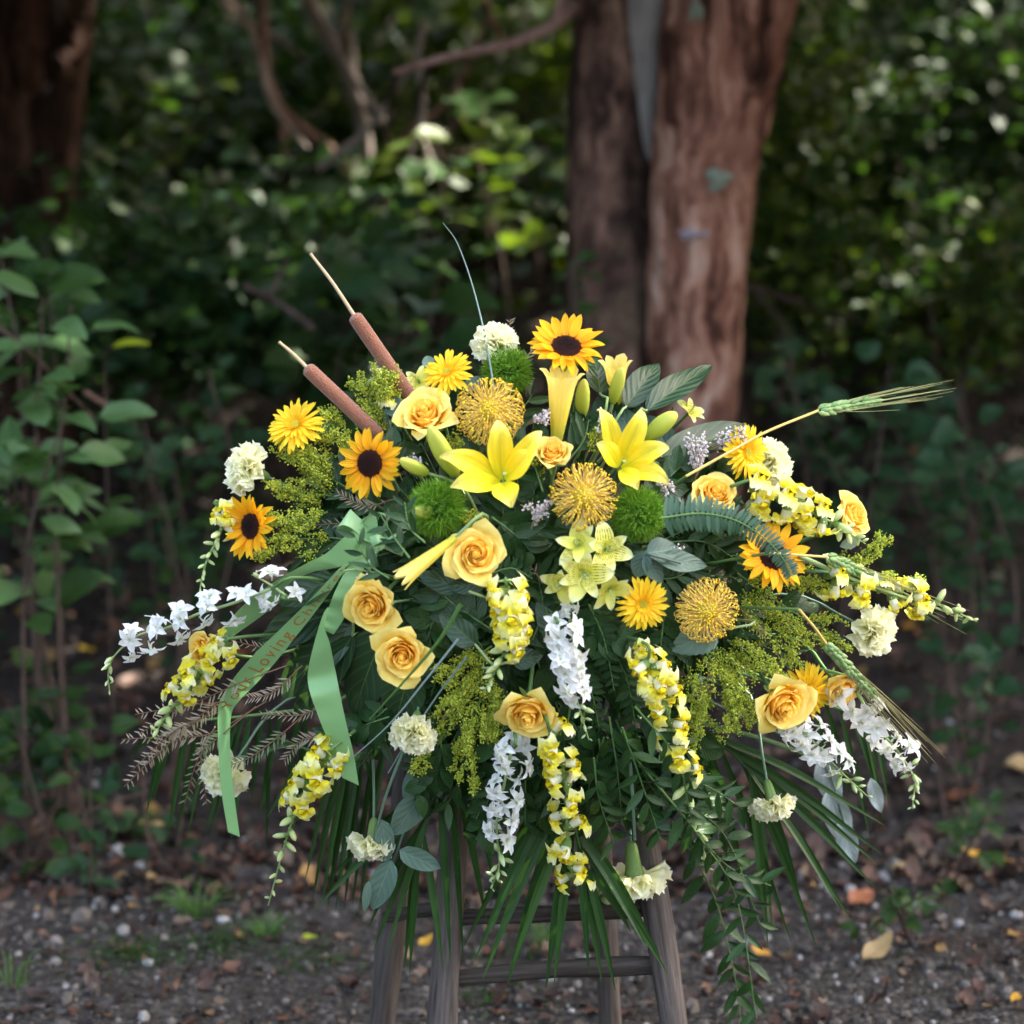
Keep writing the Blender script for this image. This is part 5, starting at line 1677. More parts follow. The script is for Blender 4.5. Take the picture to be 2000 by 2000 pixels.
def statice(px, py, r, n, ang, dy=0.0):
    Y = dome(px, py) + dy
    p = P(px, py, Y); R_ = r * mpp(Y)
    t_ = thing('statice', uniq('lilac-white statice cluster {}', px, py, 0), 'statice', M4(np.eye(3), p), 'lilac-white statice clusters')
    pcs, pos = [], []
    base = np.array([-math.cos(ang), .5, -math.sin(ang)]) * R_ * 1.2
    for k in range(9):
        e = norm(np.array([math.cos(ang + rng.normal(0, .7)), -.5 + rng.normal(0, .3), math.sin(ang + rng.normal(0, .7))])) * R_ * rng.uniform(.6, 1.1)
        tw = spline([base, base * .3 + rng.normal(0, R_ * .1, 3), e], 12)
        pcs += tube(tw, np.linspace(.0011, .0005, 12), 4)
        m = n // 9
        pos.append(np.array([tw[int(5 + x * 6)] for x in rng.random(m)]) + rng.normal(0, R_ * .07, (m, 3)))
    pos = np.concatenate(pos)
    obj('stem', mesh('stem', pcs, MT['statstem']), t_)
    o = obj('blossoms', mesh('blossoms', [scatter(OCT_V, OCT_F, pos, rng.uniform(.0012, .0024, len(pos)))], MT['statice'], False), t_)
    o['kind'] = 'stuff'


for px, py, r, n, a in ((1052, 1000, 40, 260, 1.2), (1058, 812, 30, 130, .6), (1362, 885, 55, 300, 1.5), (1425, 858, 48, 170, .5), (1180, 825, 34, 140, 1.2), (1318, 1078, 28, 110, .8), (1196, 850, 26, 80, 2.0), (812, 900, 26, 70, 2.4), (1300, 950, 30, 90, -.6), (715, 1140, 24, 60, 1.5)):
    statice(px, py, r, n, a, .02)

# ------------------------------------------------------------------ ears, cattails, grasses
for pa, pb, pt, w, lab in (((690, 614), (806, 782), (606, 495), 30, 'upper brown cattail with a long bare tip'), ((597, 716), (742, 852), (545, 668), 30, 'lower brown cattail with a short bare tip')):
    Ya = dome(*pb) + .06
    a, b, c = P(*pb, Ya), P(*pa, Ya - .02), P(*pt, Ya - .03)
    L = np.linalg.norm(b - a); r = w / 2 * mpp(Ya)
    B = basis(b - a, (0, -1, .2))
    t_ = thing('cattail', lab, 'cattail', M4(B, a, 1), 'brown cattails')
    prof = spline([(r * .3, -.004, 0), (r * .8, .002, 0), (r, .014, 0), (r * .98, L * .5, 0), (r * .97, L - .012, 0), (r * .75, L - .003, 0), (r * .2, L, 0)], 34)[:, :2]
    obj('seed_head', mesh('seed_head', [lathe(prof, 22, 3, .015)], MT['cattail']), t_)
    loc = (c - a) @ B
    obj('tip', mesh('tip', tube(spline([(0, 0, L - .005), (np.array([0, 0, L]) + loc) / 2 + rng.normal(0, .001, 3), loc], 14), np.concatenate([np.linspace(.0026, .0022, 10), [.002, .0019, .0018, .0022]]), 7), MT['cattip']), t_)
    cc = (CORE - a) @ B
    obj('stalk', mesh('stalk', tube(spline([(0, 0, 0), (0, 0, -.06), cc], 10), .003, 6), MT['stem_pale']), t_)


def wheat(path, head_at, tip, n, label, spread=.16, dy=0.0):
    pts = [P(x, y, dome(x, y) + dy) for x, y in path]
    t_ = thing('wheat_ear', label, 'wheat', M4(np.eye(3), pts[0]), 'green bearded wheat ears')
    o = pts[0]
    hb = P(*head_at, dome(*head_at) + dy); tp_ = P(*tip, dome(*tip) + dy)
    st = spline(pts + [hb], 24)
    obj('stalk', mesh('stalk', tube(st - o, .0019, 6), MT['straw']), t_)
    c = CORE
    obj('lower_stalk', mesh('lower_stalk', tube(spline([pts[0], (pts[0] + c) / 2 + (0, .03, 0), c], 10) - o, .002, 6), MT['stem']), t_)
    ax = tp_ - hb; La = np.linalg.norm(ax); d = ax / La
    sx = norm(np.cross(d, (0, 1, 0)))
    grain = lathe(spline([(.05, 0, 0), (.2, .25, 0), (.21, .5, 0), (.12, .8, 0), (.02, 1, 0)], 8)[:, :2], 6)
    gp, aw = [], []
    hl = La * .42
    for k in range(n):
        f = k / n
        for sgn in (-1, 0, 1):
            q = hb + d * (hl * f + .004 * (sgn == 0)) - np.array([0, .002 * (sgn == 0), 0]) + sx * sgn * .0022 + np.array([0, rng.normal(0, .0012), 0])
            dd = norm(d + sx * sgn * .32 + rng.normal(0, .08, 3))
            g = tp(grain, basis(dd, (0, -1, .1)), q - o, .0175 * (1 - .25 * f))
            gp.append((g[0], g[1], g[2], rng.random()))
            e = q + d * (La * .62 * rng.uniform(.7, 1.05)) + (sx * sgn * abs(rng.normal(.5, .3)) + np.array([0, rng.normal(0, .5), 0])) * La * spread * .35
            m_ = (q + e) / 2 + sx * sgn * .002
            aw += tube(spline([q + dd * .009, m_, e], 6) - o, np.linspace(.00055, .0002, 6), 3, cap=False)
    obj('grains', mesh('grains', gp, MT['wheat']), t_)
    obj('awns', mesh('awns', aw, MT['awn']), t_)


wheat([(1340, 930), (1430, 880), (1500, 842)], (1598, 802), (1868, 757), 15, 'bearded wheat ear standing out to the right on a straw stalk', dy=.0)
wheat([(1500, 1080), (1560, 1084)], (1615, 1088), (1888, 1214), 13, 'bearded wheat ear lying across the far right snapdragon', dy=-.03)
wheat([(1560, 1190), (1590, 1225)], (1614, 1258), (1830, 1492), 14, 'bearded wheat ear hanging down over the right larkspur', dy=-.05)


def blade(path, r0, r1, mat, label, dy=0.0, flat=.35):
    pts = spline([P(x, y, dome(x, y) + dy) for x, y in path], 30)
    o = pts[0]
    V = tube(pts - o, np.linspace(r0, r1, 30), 6, cap=False)
    obj('steel_grass', mesh('steel_grass', V, MT[mat]), None, M4(np.eye(3), o), label, 'grass', 'grass stalks in the spray', 'thing')


blade([(965, 760), (948, 660), (922, 555), (893, 475), (865, 435)], .0016, .0005, 'grass', 'grey-green grass blade standing up in front of the top carnation', .03)
blade([(895, 1248), (830, 1330), (760, 1415), (686, 1482)], .0017, .0006, 'grass', 'long silvery grass blade running below the crossed rose', -.03)
blade([(912, 1283), (860, 1350), (800, 1440), (758, 1510)], .0015, .0008, 'grass', 'silvery grass blade ending by the middle carnation', .0)
blade([(900, 1180), (858, 1250), (790, 1330), (722, 1405)], .0030, .0008, 'grass_g', 'green grass blade crossing the open rose', -.075)
blade([(1560, 1085), (1650, 1125), (1760, 1165), (1880, 1205)], .0040, .0010, 'stem_pale', 'green leaf blade lying under the right wheat ear', -.01)
blade([(795, 1450), (770, 1510), (752, 1560), (738, 1610)], .0020, .0018, 'stem_blue', 'blue-green carnation stalk above the left hanging carnation', .0)
blade([(1230, 1480), (1236, 1560), (1240, 1640)], .0026, .0022, 'stem_blue', 'blue-green jointed stalk above the bottom carnation', -.005)

# ------------------------------------------------------------------ ribbon
rb = thing('ribbon_bow', 'pale green satin ribbon bow with three long tails at left', 'ribbon', M4(np.eye(3), P(735, 1055, -.17)), None)
RO = P(735, 1055, -.17)


def strip(rows, name='tail', ny=60, dy=0.0, cup=.0):
    Lp, Rp = [], []
    for a, b, c, d, *Y in rows:
        Lp.append(P(a, b, Y[0] + dy)); Rp.append(P(c, d, Y[-1] + dy))
    Ls, Rs = spline(Lp, ny), spline(Rp, ny)
    if name == 'tail':                            # the tails are broad satin: widen about the middle line
        mid_ = (Ls + Rs) / 2; Ls, Rs = mid_ + (Ls - mid_) * 1.15, mid_ + (Rs - mid_) * 1.15
    nu = 7
    wv = np.stack([np.zeros(ny), .0022 * np.sin(np.linspace(0, 13, ny) + ny) + .0014 * np.sin(np.linspace(0, 31, ny)), np.zeros(ny)], -1) if name == 'tail' and ny != 120 else 0
    V = np.stack([Ls + wv * (1.2 - f) + (Rs - Ls) * f + np.array([0, -cup * math.sin(math.pi * f), 0]) * np.linalg.norm(Rs - Ls, axis=1)[:, None] for f in np.linspace(0, 1, nu)], 1)
    i = np.arange(ny * nu).reshape(ny, nu)
    F = np.stack([i[:-1, :-1], i[:-1, 1:], i[1:, 1:], i[1:, :-1]], -1).reshape(-1, 4)
    UV = np.stack(np.meshgrid(np.linspace(0, 1, nu), np.linspace(0, 1, ny)), -1).reshape(-1, 2)
    o = obj(name, mesh(name, [(V.reshape(-1, 3) - RO, F, UV)], MT['ribbon']), rb)
    return o, Ls, Rs


strip([(745, 1030, 750, 1062, -.175), (690, 1040, 712, 1082, -.19), (640, 1082, 668, 1103, -.19), (602, 1101, 645, 1110, -.18), (536, 1138, 601, 1123, -.15), (484, 1178, 552, 1168, -.12), (450, 1213, 498, 1210, -.09), (412, 1252, 436, 1256, -.06), (346, 1324, 352, 1328, -.02)])
tB, BL, BR = strip([(700, 1085, 706, 1092, -.185), (666, 1108, 677, 1106, -.19), (640, 1136, 653, 1142, -.185), (601, 1178, 621, 1186, -.17), (546, 1233, 573, 1246, -.15), (500, 1278, 534, 1294, -.13), (462, 1322, 498, 1334, -.11), (433, 1366, 462, 1372, -.095), (427, 1398, 450, 1398, -.085), (428, 1460, 448, 1460, -.08), (434, 1545, 455, 1545, -.08), (447, 1626, 467, 1634, -.08)], ny=120)
strip([(700, 1090, 715, 1100, -.18), (680, 1110, 700, 1130, -.19), (655, 1160, 690, 1165, -.195), (640, 1200, 668, 1210, -.19), (628, 1228, 650, 1238, -.185)], ny=30)
strip([(641, 1185, 643, 1190, -.205), (630, 1205, 634, 1222, -.205), (613, 1266, 642, 1258, -.20), (604, 1322, 651, 1308, -.185), (613, 1362, 660, 1352, -.19), (626, 1402, 670, 1400, -.19), (650, 1464, 688, 1474, -.18), (671, 1519, 699, 1533, -.17)])


def loop(tx, ty, w, bulge, tw, Yk=-.165):
    """one bow loop: out from the knot, round and back; tw turns its face to or from the viewer"""
    k0 = np.array([738., 1060.])
    v = np.array([tx, ty]) - k0
    L = np.linalg.norm(v); v = v / L; L *= .88; pr = np.array([-v[1], v[0]])
    rows = []
    for f in np.linspace(0, 1, 13):
        t = math.sin(math.pi * f) ** .75
        c = k0 + v * L * t + pr * bulge * math.sin(2 * math.pi * f) * .8
        hw = w * (.45 + .55 * math.sin(math.pi * f)) / 2
        a = tw + .5 * math.sin(2 * math.pi * f)
        dp = hw * math.sin(a) * mpp(Yk)
        Y = Yk - .012 * math.cos(math.pi * f) - .02 * t
        rows.append((*(c - pr * hw * math.cos(a)), *(c + pr * hw * math.cos(a)), Y - dp, Y + dp))
    strip(rows, 'loop', 40)


loop(662, 1006, 46, 8, .3)
loop(706, 1006, 34, 12, -1.0)
loop(750, 994, 46, 12, .9)
loop(790, 1004, 40, 12, -.9)
loop(796, 1080, 38, 10, 1.0)
loop(704, 1112, 44, 8, -.5)
loop(690, 1058, 40, 10, .9)
strip([(722, 1048, 728, 1072, -.20), (738, 1044, 742, 1076, -.21), (752, 1050, 752, 1070, -.20)], 'knot', 12, 0, .3)

# gold lettering, laid on the ribbon's surface
cu = bpy.data.curves.new('lettering', 'FONT')
cu.body = 'Your Loving Children'
cu.size = 1.0
cu.space_character = 1.25
cu.resolution_u = 3
to = bpy.data.objects.new('lettering_source', cu)
COL.objects.link(to)
dg = bpy.context.evaluated_depsgraph_get()
tm = to.evaluated_get(dg).to_mesh()
tv = np.array([v.co[:] for v in tm.vertices]); tfs = [list(p.vertices) for p in tm.polygons]
to.evaluated_get(dg).to_mesh_clear()
bpy.data.objects.remove(to); bpy.data.curves.remove(cu)
mid = (BL + BR) / 2
seg = np.concatenate([[0], np.cumsum(np.linalg.norm(np.diff(mid, axis=0), axis=1))])
k0 = int(np.argmin(np.linalg.norm(mid - P(444, 1388, -.09), axis=1))); k1 = 10
s0_, s1_ = seg[k0], seg[k1]
xs = tv[:, 0] / tv[:, 0].max()
ss = s0_ + (s1_ - s0_) * xs
fi = np.interp(ss, seg, np.arange(len(seg)))
li = np.clip(fi.astype(int), 0, len(seg) - 2); fr = (fi - li)[:, None]
Lq = BL[li] * (1 - fr) + BL[li + 1] * fr; Rq = BR[li] * (1 - fr) + BR[li + 1] * fr
hgt = (.80 - .62 * tv[:, 1] / .72)[:, None]      # baseline towards the lower right edge
Vt = Lq + (Rq - Lq) * hgt
nr = np.cross(BL[li + 1] - BL[li], Rq - Lq); nr /= np.maximum(1e-9, np.linalg.norm(nr, axis=1))[:, None]
nr *= np.sign((nr * (CAMP - Vt)).sum(1))[:, None]
lm = bpy.data.meshes.new('lettering')
lm.from_pydata([tuple(v) for v in (Vt + nr * .0007 - RO)], [], tfs)
lm.materials.append(MT['lettering'])
lo_ = obj('lettering', lm, tB)
#PART4

# ------------------------------------------------------------------ greenery
def sprig(name, label, cat, path, leafset, n, size, mat_stem, group, dy=0.0, ang=.75, face=None, r=.0016, size_end=.7, Ys=None, alternate=True, jit=.25, start=.12, to_core=False):
    pts3 = [P(x, y, (dome(x, y) if Ys is None else Ys[k]) + dy) for k, (x, y) in enumerate(path)]
    o = pts3[0].copy()
    pth = spline(pts3, 40)
    t_ = thing(name, label, cat, M4(np.eye(3), o), group)
    obj('stem', mesh('stem', tube(pth - o, np.linspace(r, r * .4, 40), 5), mat_stem), t_)
    T, N1, N2 = frames(pth)
    for k in range(n):
        f = start + (1 - start) * (k + .5) / n
        q = pth[min(39, int(f * 39))]; t = T[min(39, int(f * 39))]
        fc = norm((CAMP - q) if face is None else face)
        sd = norm(np.cross(t, fc)) * (1 if k % 2 else -1)
        d = norm(t * math.cos(ang) + sd * math.sin(ang) + rng.normal(0, jit * .5, 3))
        nr = norm(fc + rng.normal(0, jit, 3))
        s_ = size * mpp(q[1]) * (1 - (1 - size_end) * f) * rng.uniform(.85, 1.15)
        obj('leaf', leafset[rng.integers(len(leafset))], t_, M4(along(d, nr), q - o, s_))
    return t_


RUS = [mesh('leaf', [leaf(1, W, b, f, .03, p=.8, q=.9, nu=5, nv=7)], MT['ruscus']) for W, b, f in ((.27, .4, .3), (.31, .7, .25), (.25, .2, .4), (.29, -.3, .3))]
RUSB = [mesh('leaf', [leaf(1, W, b, f, .05, p=.72, q=.8, nu=5, nv=7)], MT['ruscus']) for W, b, f in ((.55, .5, .25), (.6, .8, .2), (.5, .3, .3))]
FRN = [mesh('leaf', [leaf(1, W, b, .2, .03, p=.75, q=.8, nu=3, nv=9, ser=.16)], MT['fern']) for W, b in ((.42, .4), (.36, .6), (.45, .2))]
SWD = [mesh('leaf', [leaf(1, .26, b, .2, 0, p=.62, q=.5, nu=4, nv=7)], MT['swordfern']) for b in (.2, .5)]
G = 'dark green ruscus sprigs'
rus_paths = [
    # hanging at the lower right
    ([(1290, 1540), (1370, 1640), (1440, 1760), (1478, 1990)], 22, 64), ([(1240, 1480), (1330, 1590), (1420, 1690), (1505, 1730)], 18, 62),
    ([(1310, 1600), (1390, 1740), (1430, 1880), (1450, 2010)], 20, 66), ([(1215, 1420), (1250, 1520), (1290, 1640)], 14, 64), ([(1300, 1500), (1390, 1540), (1450, 1580)], 10, 62),
    ([(1190, 1400), (1205, 1500), (1215, 1600)], 14, 66), ([(1240, 1380), (1320, 1480), (1350, 1600)], 14, 60), ([(1160, 1480), (1170, 1560), (1200, 1650)], 12, 62),
    ([(1330, 1560), (1420, 1640), (1490, 1820)], 15, 60),
    # inside the spray
    ([(960, 1230), (900, 1190), (850, 1150)], 12, 66), ([(900, 1160), (880, 1100), (830, 1060)], 10, 62), ([(1000, 1130), (1010, 1060), (1060, 1030)], 10, 64), ([(960, 1010), (1000, 1040), (1040, 1080)], 10, 62),
    ([(900, 1240), (880, 1180), (800, 1120)], 12, 62), ([(1040, 1250), (1060, 1190), (1050, 1120)], 10, 62), ([(860, 1200), (840, 1230), (850, 1310)], 9, 60), ([(1200, 1250), (1280, 1230), (1330, 1290)], 12, 64),
    ([(1180, 1300), (1220, 1350), (1260, 1400)], 10, 62), ([(1100, 1200), (1160, 1240), (1230, 1250)], 10, 60), ([(1250, 1120), (1310, 1130), (1370, 1100)], 10, 62), ([(1290, 1060), (1380, 1060), (1460, 1110)], 12, 60),
    ([(1060, 960), (1040, 900), (1010, 860)], 8, 58), ([(1110, 900), (1140, 860), (1150, 820)], 9, 56), ([(880, 960), (900, 920), (880, 880)], 8, 58), ([(780, 960), (760, 900), (790, 860)], 9, 56),
    ([(760, 1000), (690, 960), (640, 930)], 10, 56), ([(1000, 880), (1010, 820), (1040, 770)], 9, 56), ([(1260, 980), (1300, 940), (1340, 900)], 9, 56), ([(1330, 1000), (1420, 1010), (1500, 1000)], 10, 54),
    ([(1080, 1440), (1040, 1480), (960, 1500)], 10, 60), ([(1080, 1480), (1060, 1560), (1040, 1640)], 12, 62), ([(900, 1420), (860, 1500), (850, 1590)], 12, 60), ([(820, 1360), (760, 1420), (700, 1500)], 14, 58),
    ([(760, 1400), (700, 1420), (640, 1440)], 10, 54), ([(960, 1380), (900, 1400), (840, 1400)], 10, 58), ([(1120, 1400), (1100, 1480), (1080, 1540)], 10, 60), ([(1180, 1440), (1150, 1540), (1150, 1620)], 12, 62),
    ([(1400, 1150), (1440, 1210), (1480, 1290)], 10, 56), ([(1350, 1230), (1330, 1330), (1320, 1420)], 12, 58), ([(940, 1460), (960, 1560), (930, 1640)], 12, 58), ([(700, 1060), (640, 1050), (580, 1060)], 10, 54),
    ([(1230, 1420), (1260, 1470), (1300, 1500)], 10, 64), ([(820, 1060), (800, 1040), (760, 1010)], 8, 56),
]
for k, (pp, n, sz) in enumerate(rus_paths):
    mx, my = pp[len(pp) // 2]
    inner = k > 8
    sprig('ruscus_sprig', uniq('glossy dark green ruscus sprig {}', mx, my, G), 'ruscus', pp, RUSB if (inner and k % 3 == 0) else RUS, n, sz * (1.22 if not inner else 1.25), MT['stem'], G, dy=(.04 if inner else -.03) + .02 * (k % 3), jit=.35)

# skirt: dense sprigs hanging over the easel
for k in range(40):
    bx = 860 + 500 * ((k * .618) % 1); by = 1370 + rng.uniform(0, 80)
    ex = bx + (bx - 1080) * .25 + rng.normal(0, 20); ey = by + rng.uniform(110, 230) - (60 if bx < 930 else 0)
    sprig('ruscus_sprig', uniq('hanging dark green ruscus sprig {}', ex, ey, G), 'ruscus', [(bx, by), ((bx + ex) / 2 + rng.normal(0, 14), (by + ey) / 2), (ex, ey)], RUS if k % 3 else RUSB, 13, 76, MT['stem'], 'ruscus skirt', dy=.03 + .02 * (k % 4), jit=.4)

# backing layer: sprigs that close the gaps behind the flowers
G = 'backing ruscus sprigs'
for k in range(76):
    a = k * 2.39996; q = math.sqrt((k + .5) / 76)
    ex, ey = 1010 + math.cos(a) * q * 500, 1170 + math.sin(a) * q * 370
    if ey < 820: ey = 820 + rng.uniform(0, 60)
    mx, my = 1005 + (ex - 1005) * .62, 1175 + (ey - 1175) * .62
    lx, ly = 1005 + (ex - 1005) * .3, 1175 + (ey - 1175) * .3
    sprig('ruscus_sprig', uniq('shaded dark green ruscus sprig {}', ex, ey, G), 'ruscus', [(lx, ly), (mx + rng.normal(0, 12), my + rng.normal(0, 12)), (ex, ey)], RUSB if k % 2 else RUS, 13, 84 if k % 2 else 92, MT['stem'], G, dy=.09 + .02 * (k % 3), jit=.4)

for k, (lx, ly, ex, ey) in enumerate([(1240, 1040, 1400, 1000), (1260, 1080, 1430, 1060), (1250, 1120, 1450, 1130), (1270, 1150, 1460, 1190), (1280, 1190, 1470, 1260), (1300, 1000, 1440, 960), (1300, 950, 1420, 920), (1280, 1230, 1440, 1310), (1380, 1080, 1560, 1110),
                                      (1400, 1150, 1580, 1200), (1400, 1200, 1540, 1280), (1350, 1050, 1480, 1030), (780, 1010, 620, 960), (770, 980, 640, 900), (790, 950, 700, 850), (760, 1040, 600, 1020), (760, 1080, 590, 1080), (820, 900, 760, 820), (1180, 860, 1230, 800), (1240, 900, 1310, 850)]):
    sprig('ruscus_sprig', uniq('shaded leafy dark green ruscus sprig {}', ex, ey, G), 'ruscus', [(lx, ly), ((lx + ex) / 2 + rng.normal(0, 10), (ly + ey) / 2 + rng.normal(0, 10)), (ex, ey)], RUSB if k % 3 == 0 else RUS, 13, 78, MT['stem'], G, dy=.10 + .02 * (k % 2), jit=.45)
# a few leaves of the same kind lying over the bow
for pp_ in ([(760, 1130), (720, 1100), (690, 1040)], [(800, 1090), (770, 1050), (740, 1000)], [(830, 1060), (800, 1030), (790, 980)]):
    sprig('ruscus_sprig', uniq('small dark green ruscus sprig over the bow {}', pp_[1][0], pp_[1][1], G), 'ruscus', pp_, RUS, 7, 56, MT['stem'], 'ruscus over the bow', dy=-.045, jit=.4)

G = 'dark leatherleaf fronds'
for k, (pp, n, sz) in enumerate([
        ([(1150, 1180), (1180, 1250), (1200, 1350)], 26, 62), ([(1190, 1260), (1225, 1330), (1245, 1440)], 26, 60), ([(930, 1220), (960, 1200), (1010, 1170)], 18, 46), ([(1010, 1440), (980, 1500), (930, 1600)], 24, 56),
        ([(1040, 1440), (1040, 1520), (1050, 1620)], 24, 52), ([(880, 1230), (930, 1250), (960, 1300)], 18, 50), ([(1300, 1180), (1290, 1280), (1300, 1360)], 22, 52), ([(760, 1380), (690, 1440), (620, 1500)], 22, 46),
        ([(1130, 860), (1120, 810), (1125, 770)], 18, 40), ([(960, 1120), (1000, 1110), (1040, 1130)], 14, 42), ([(1100, 1280), (1150, 1340), (1170, 1420)], 22, 54), ([(860, 1300), (840, 1380), (860, 1460)], 18, 46)]):
    mx, my = pp[1]
    sprig('fern_frond', uniq('dark green leatherleaf fern frond {}', mx, my, G), 'fern', pp, FRN, n, sz, MT['stem'], G, dy=.035 + .015 * (k % 3), ang=1.0, size_end=.3, jit=.18, start=.02)
sprig('fern_frond', 'bluish sword fern frond arching over the right sunflower', 'fern', [(1290, 1012), (1370, 1003), (1440, 1018), (1500, 1058), (1535, 1100), (1548, 1126)], SWD, 76, 44, MT['stem'], None, dy=-.065, ang=1.35, size_end=.35, jit=.1, start=.02, Ys=None)

# --- feathery sprigs
GRL = [mesh('leaf', [leaf(1, .15, -.5, .1, 0, nu=3, nv=4)], MT['grevleaf']), mesh('leaf', [leaf(1, .16, -.3, .1, 0, nu=3, nv=4)], MT['grevleaf'])]
GRG = [mesh('leaf', [leaf(1, .17, -.4, .1, 0, nu=3, nv=4)], MT['grevgreen'])]
G = 'pinkish feathery sprigs'
for k, (pp, n, sz, st) in enumerate([
        ([(560, 1300), (470, 1330), (380, 1370), (256, 1402)], 26, 22, .35), ([(540, 1340), (440, 1380), (340, 1420), (228, 1450)], 28, 22, .3), ([(520, 1370), (430, 1420), (340, 1470), (246, 1535)], 28, 24, .35),
        ([(500, 1380), (440, 1440), (400, 1490), (368, 1560)], 24, 22, .3), ([(430, 1390), (370, 1420), (310, 1450), (252, 1500)], 24, 22, .3), ([(660, 1380), (620, 1420), (580, 1450), (545, 1485)], 22, 22, .3),
        ([(600, 1390), (540, 1430), (490, 1470), (462, 1500)], 24, 22, .3), ([(560, 1260), (510, 1258), (455, 1256)], 18, 18, .2), ([(600, 1210), (560, 1225), (480, 1300)], 20, 20, .2), ([(590, 1300), (530, 1340), (480, 1380)], 20, 20, .2),
        ([(420, 1420), (410, 1480), (400, 1580)], 18, 20, .3), ([(640, 1370), (590, 1395), (500, 1405)], 18, 18, .3), ([(770, 975), (720, 985), (650, 965)], 18, 20, .3), ([(760, 1010), (680, 1025), (590, 1040)], 16, 18, .3),
        ([(1000, 1130), (980, 1115), (940, 1160)], 12, 14, .2), ([(440, 1370), (350, 1390), (265, 1430)], 18, 20, .4), ([(1000, 760), (1003, 700), (1002, 625)], 18, 18, .35), ([(1010, 760), (1035, 690), (1055, 670)], 14, 18, .3), ([(975, 740), (955, 690), (940, 640)], 14, 16, .3),
        ([(480, 1340), (400, 1400), (290, 1480)], 22, 22, .35), ([(1060, 1140), (1030, 1120), (1010, 1150)], 10, 16, .2), ([(1440, 1180), (1470, 1230), (1500, 1250)], 12, 16, .2)]):
    mx, my = pp[len(pp) // 2]
    sprig('feathery_sprig', uniq('pinkish feathery sprig {}', mx, my, G), 'sprig', [pp[0]] + [(x + rng.normal(0, 9), y + rng.normal(0, 9)) for x, y in pp[1:]], GRG if k in (3, 6, 13, 16, 17, 18) else GRL, int(n * 1.25), sz * 1.35, MT['grev'], G, dy=.05 + .012 * (k % 3), ang=.7, size_end=.55, jit=.18, start=st, r=.0011)


# --- palm fronds
def leaflet_mesh(a, b, w, sag, mat, o):
    m = (a + b) / 2 + np.array([0, 0, sag])
    pth = spline([a, m, b], 12)
    T = np.gradient(pth, axis=0); T /= np.linalg.norm(T, axis=1)[:, None]
    tc = norm(CAMP - m) + rng.normal(0, .3, 3)
    S_ = np.cross(T, tc); S_ /= np.linalg.norm(S_, axis=1)[:, None]
    N_ = np.cross(S_, T)
    s = np.linspace(0, 1, 12)
    ww = w / 2 * np.clip(.35 + 2.4 * s, 0, 1) * np.clip((1 - s) * 2.2, .03, 1) ** .8
    cols = []
    for u in (-1, -.5, 0, .5, 1):
        cols.append(pth + S_ * (ww * u)[:, None] + N_ * (ww * (.30 * abs(u)))[:, None])
    V = np.stack(cols, 1)
    i = np.arange(60).reshape(12, 5)
    F = np.stack([i[:-1, :-1], i[:-1, 1:], i[1:, 1:], i[1:, :-1]], -1).reshape(-1, 4)
    UV = np.stack(np.meshgrid(np.linspace(0, 1, 5), s), -1).reshape(-1, 2)
    return mesh('leaflet', [(V.reshape(-1, 3) - o, F, UV)], mat)


def palm(label, rachis, leaflets, w, Yf, sag=.01):
    """leaflets: (fraction along the rachis, tip px, tip py)"""
    pr = spline([P(x, y, Yf(x, y)) for x, y in rachis], 30)
    o = pr[0].copy()
    t_ = thing('palm_frond', label, 'palm frond', M4(np.eye(3), o), 'palm fronds')
    obj('rachis', mesh('rachis', tube(np.concatenate([[CORE], pr]) - o, np.linspace(.0035, .0012, 31), 6), MT['stem']), t_)
    for f, tx, ty in leaflets:
        a = pr[min(29, int(f * 29))]
        b = P(tx, ty, Yf(tx, ty) + rng.normal(0, .015))
        obj('leaflet', leaflet_mesh(a, b, w * mpp(0) * rng.uniform(.85, 1.15), sag, MT['palm'], o), t_)


palm('palm frond hanging in the bottom middle before the easel rails', [(1090, 1480), (1110, 1560), (1130, 1640), (1150, 1720)],
     [(.1, 905, 1850), (.15, 928, 1875), (.25, 943, 1912), (.3, 990, 1928), (.45, 1002, 1880), (.5, 1066, 1932), (.55, 1082, 1926), (.7, 1150, 1902), (.6, 1176, 1922), (.8, 1202, 1935), (.75, 1306, 1905), (.6, 1262, 1850), (.5, 1290, 1868), (.2, 960, 1820), (.9, 1232, 1820), (.35, 1020, 1850)], 20, lambda x, y: -.10)
palm('palm frond spreading over the left easel leg', [(900, 1440), (860, 1530), (830, 1610), (810, 1680)],
     [(.2, 905, 1872), (.35, 880, 1880), (.15, 951, 1806), (.1, 980, 1775), (.7, 728, 1860), (.6, 718, 1815), (.8, 790, 1888), (.9, 800, 1905), (.75, 866, 1896), (.5, 755, 1870), (.4, 690, 1790), (.5, 615, 1775), (.05, 1000, 1720), (.3, 640, 1720)], 15, lambda x, y: -.09)
palm('palm frond at left with leaflets hanging straight down', [(760, 1450), (690, 1480), (620, 1470), (540, 1440)],
     [(.1, 700, 1790), (.15, 688, 1770), (.25, 672, 1780), (.3, 655, 1782), (.4, 628, 1770), (.45, 610, 1760), (.35, 640, 1775), (.05, 716, 1700), (.5, 596, 1720), (.6, 560, 1640), (.7, 520, 1600), (.8, 500, 1480), (.65, 540, 1690), (.2, 730, 1660)], 13, lambda x, y: .06)
palm('palm frond at far left behind the ribbon tails', [(640, 1380), (560, 1390), (470, 1400), (380, 1410), (310, 1440)],
     [(.3, 505, 1600), (.4, 490, 1580), (.5, 412, 1632), (.55, 402, 1630), (.65, 366, 1634), (.75, 346, 1632), (.8, 330, 1628), (.95, 286, 1590), (.9, 300, 1560), (.45, 452, 1640), (.2, 560, 1560), (1, 255, 1480), (.35, 520, 1660), (.15, 585, 1610)], 14, lambda x, y: .10)
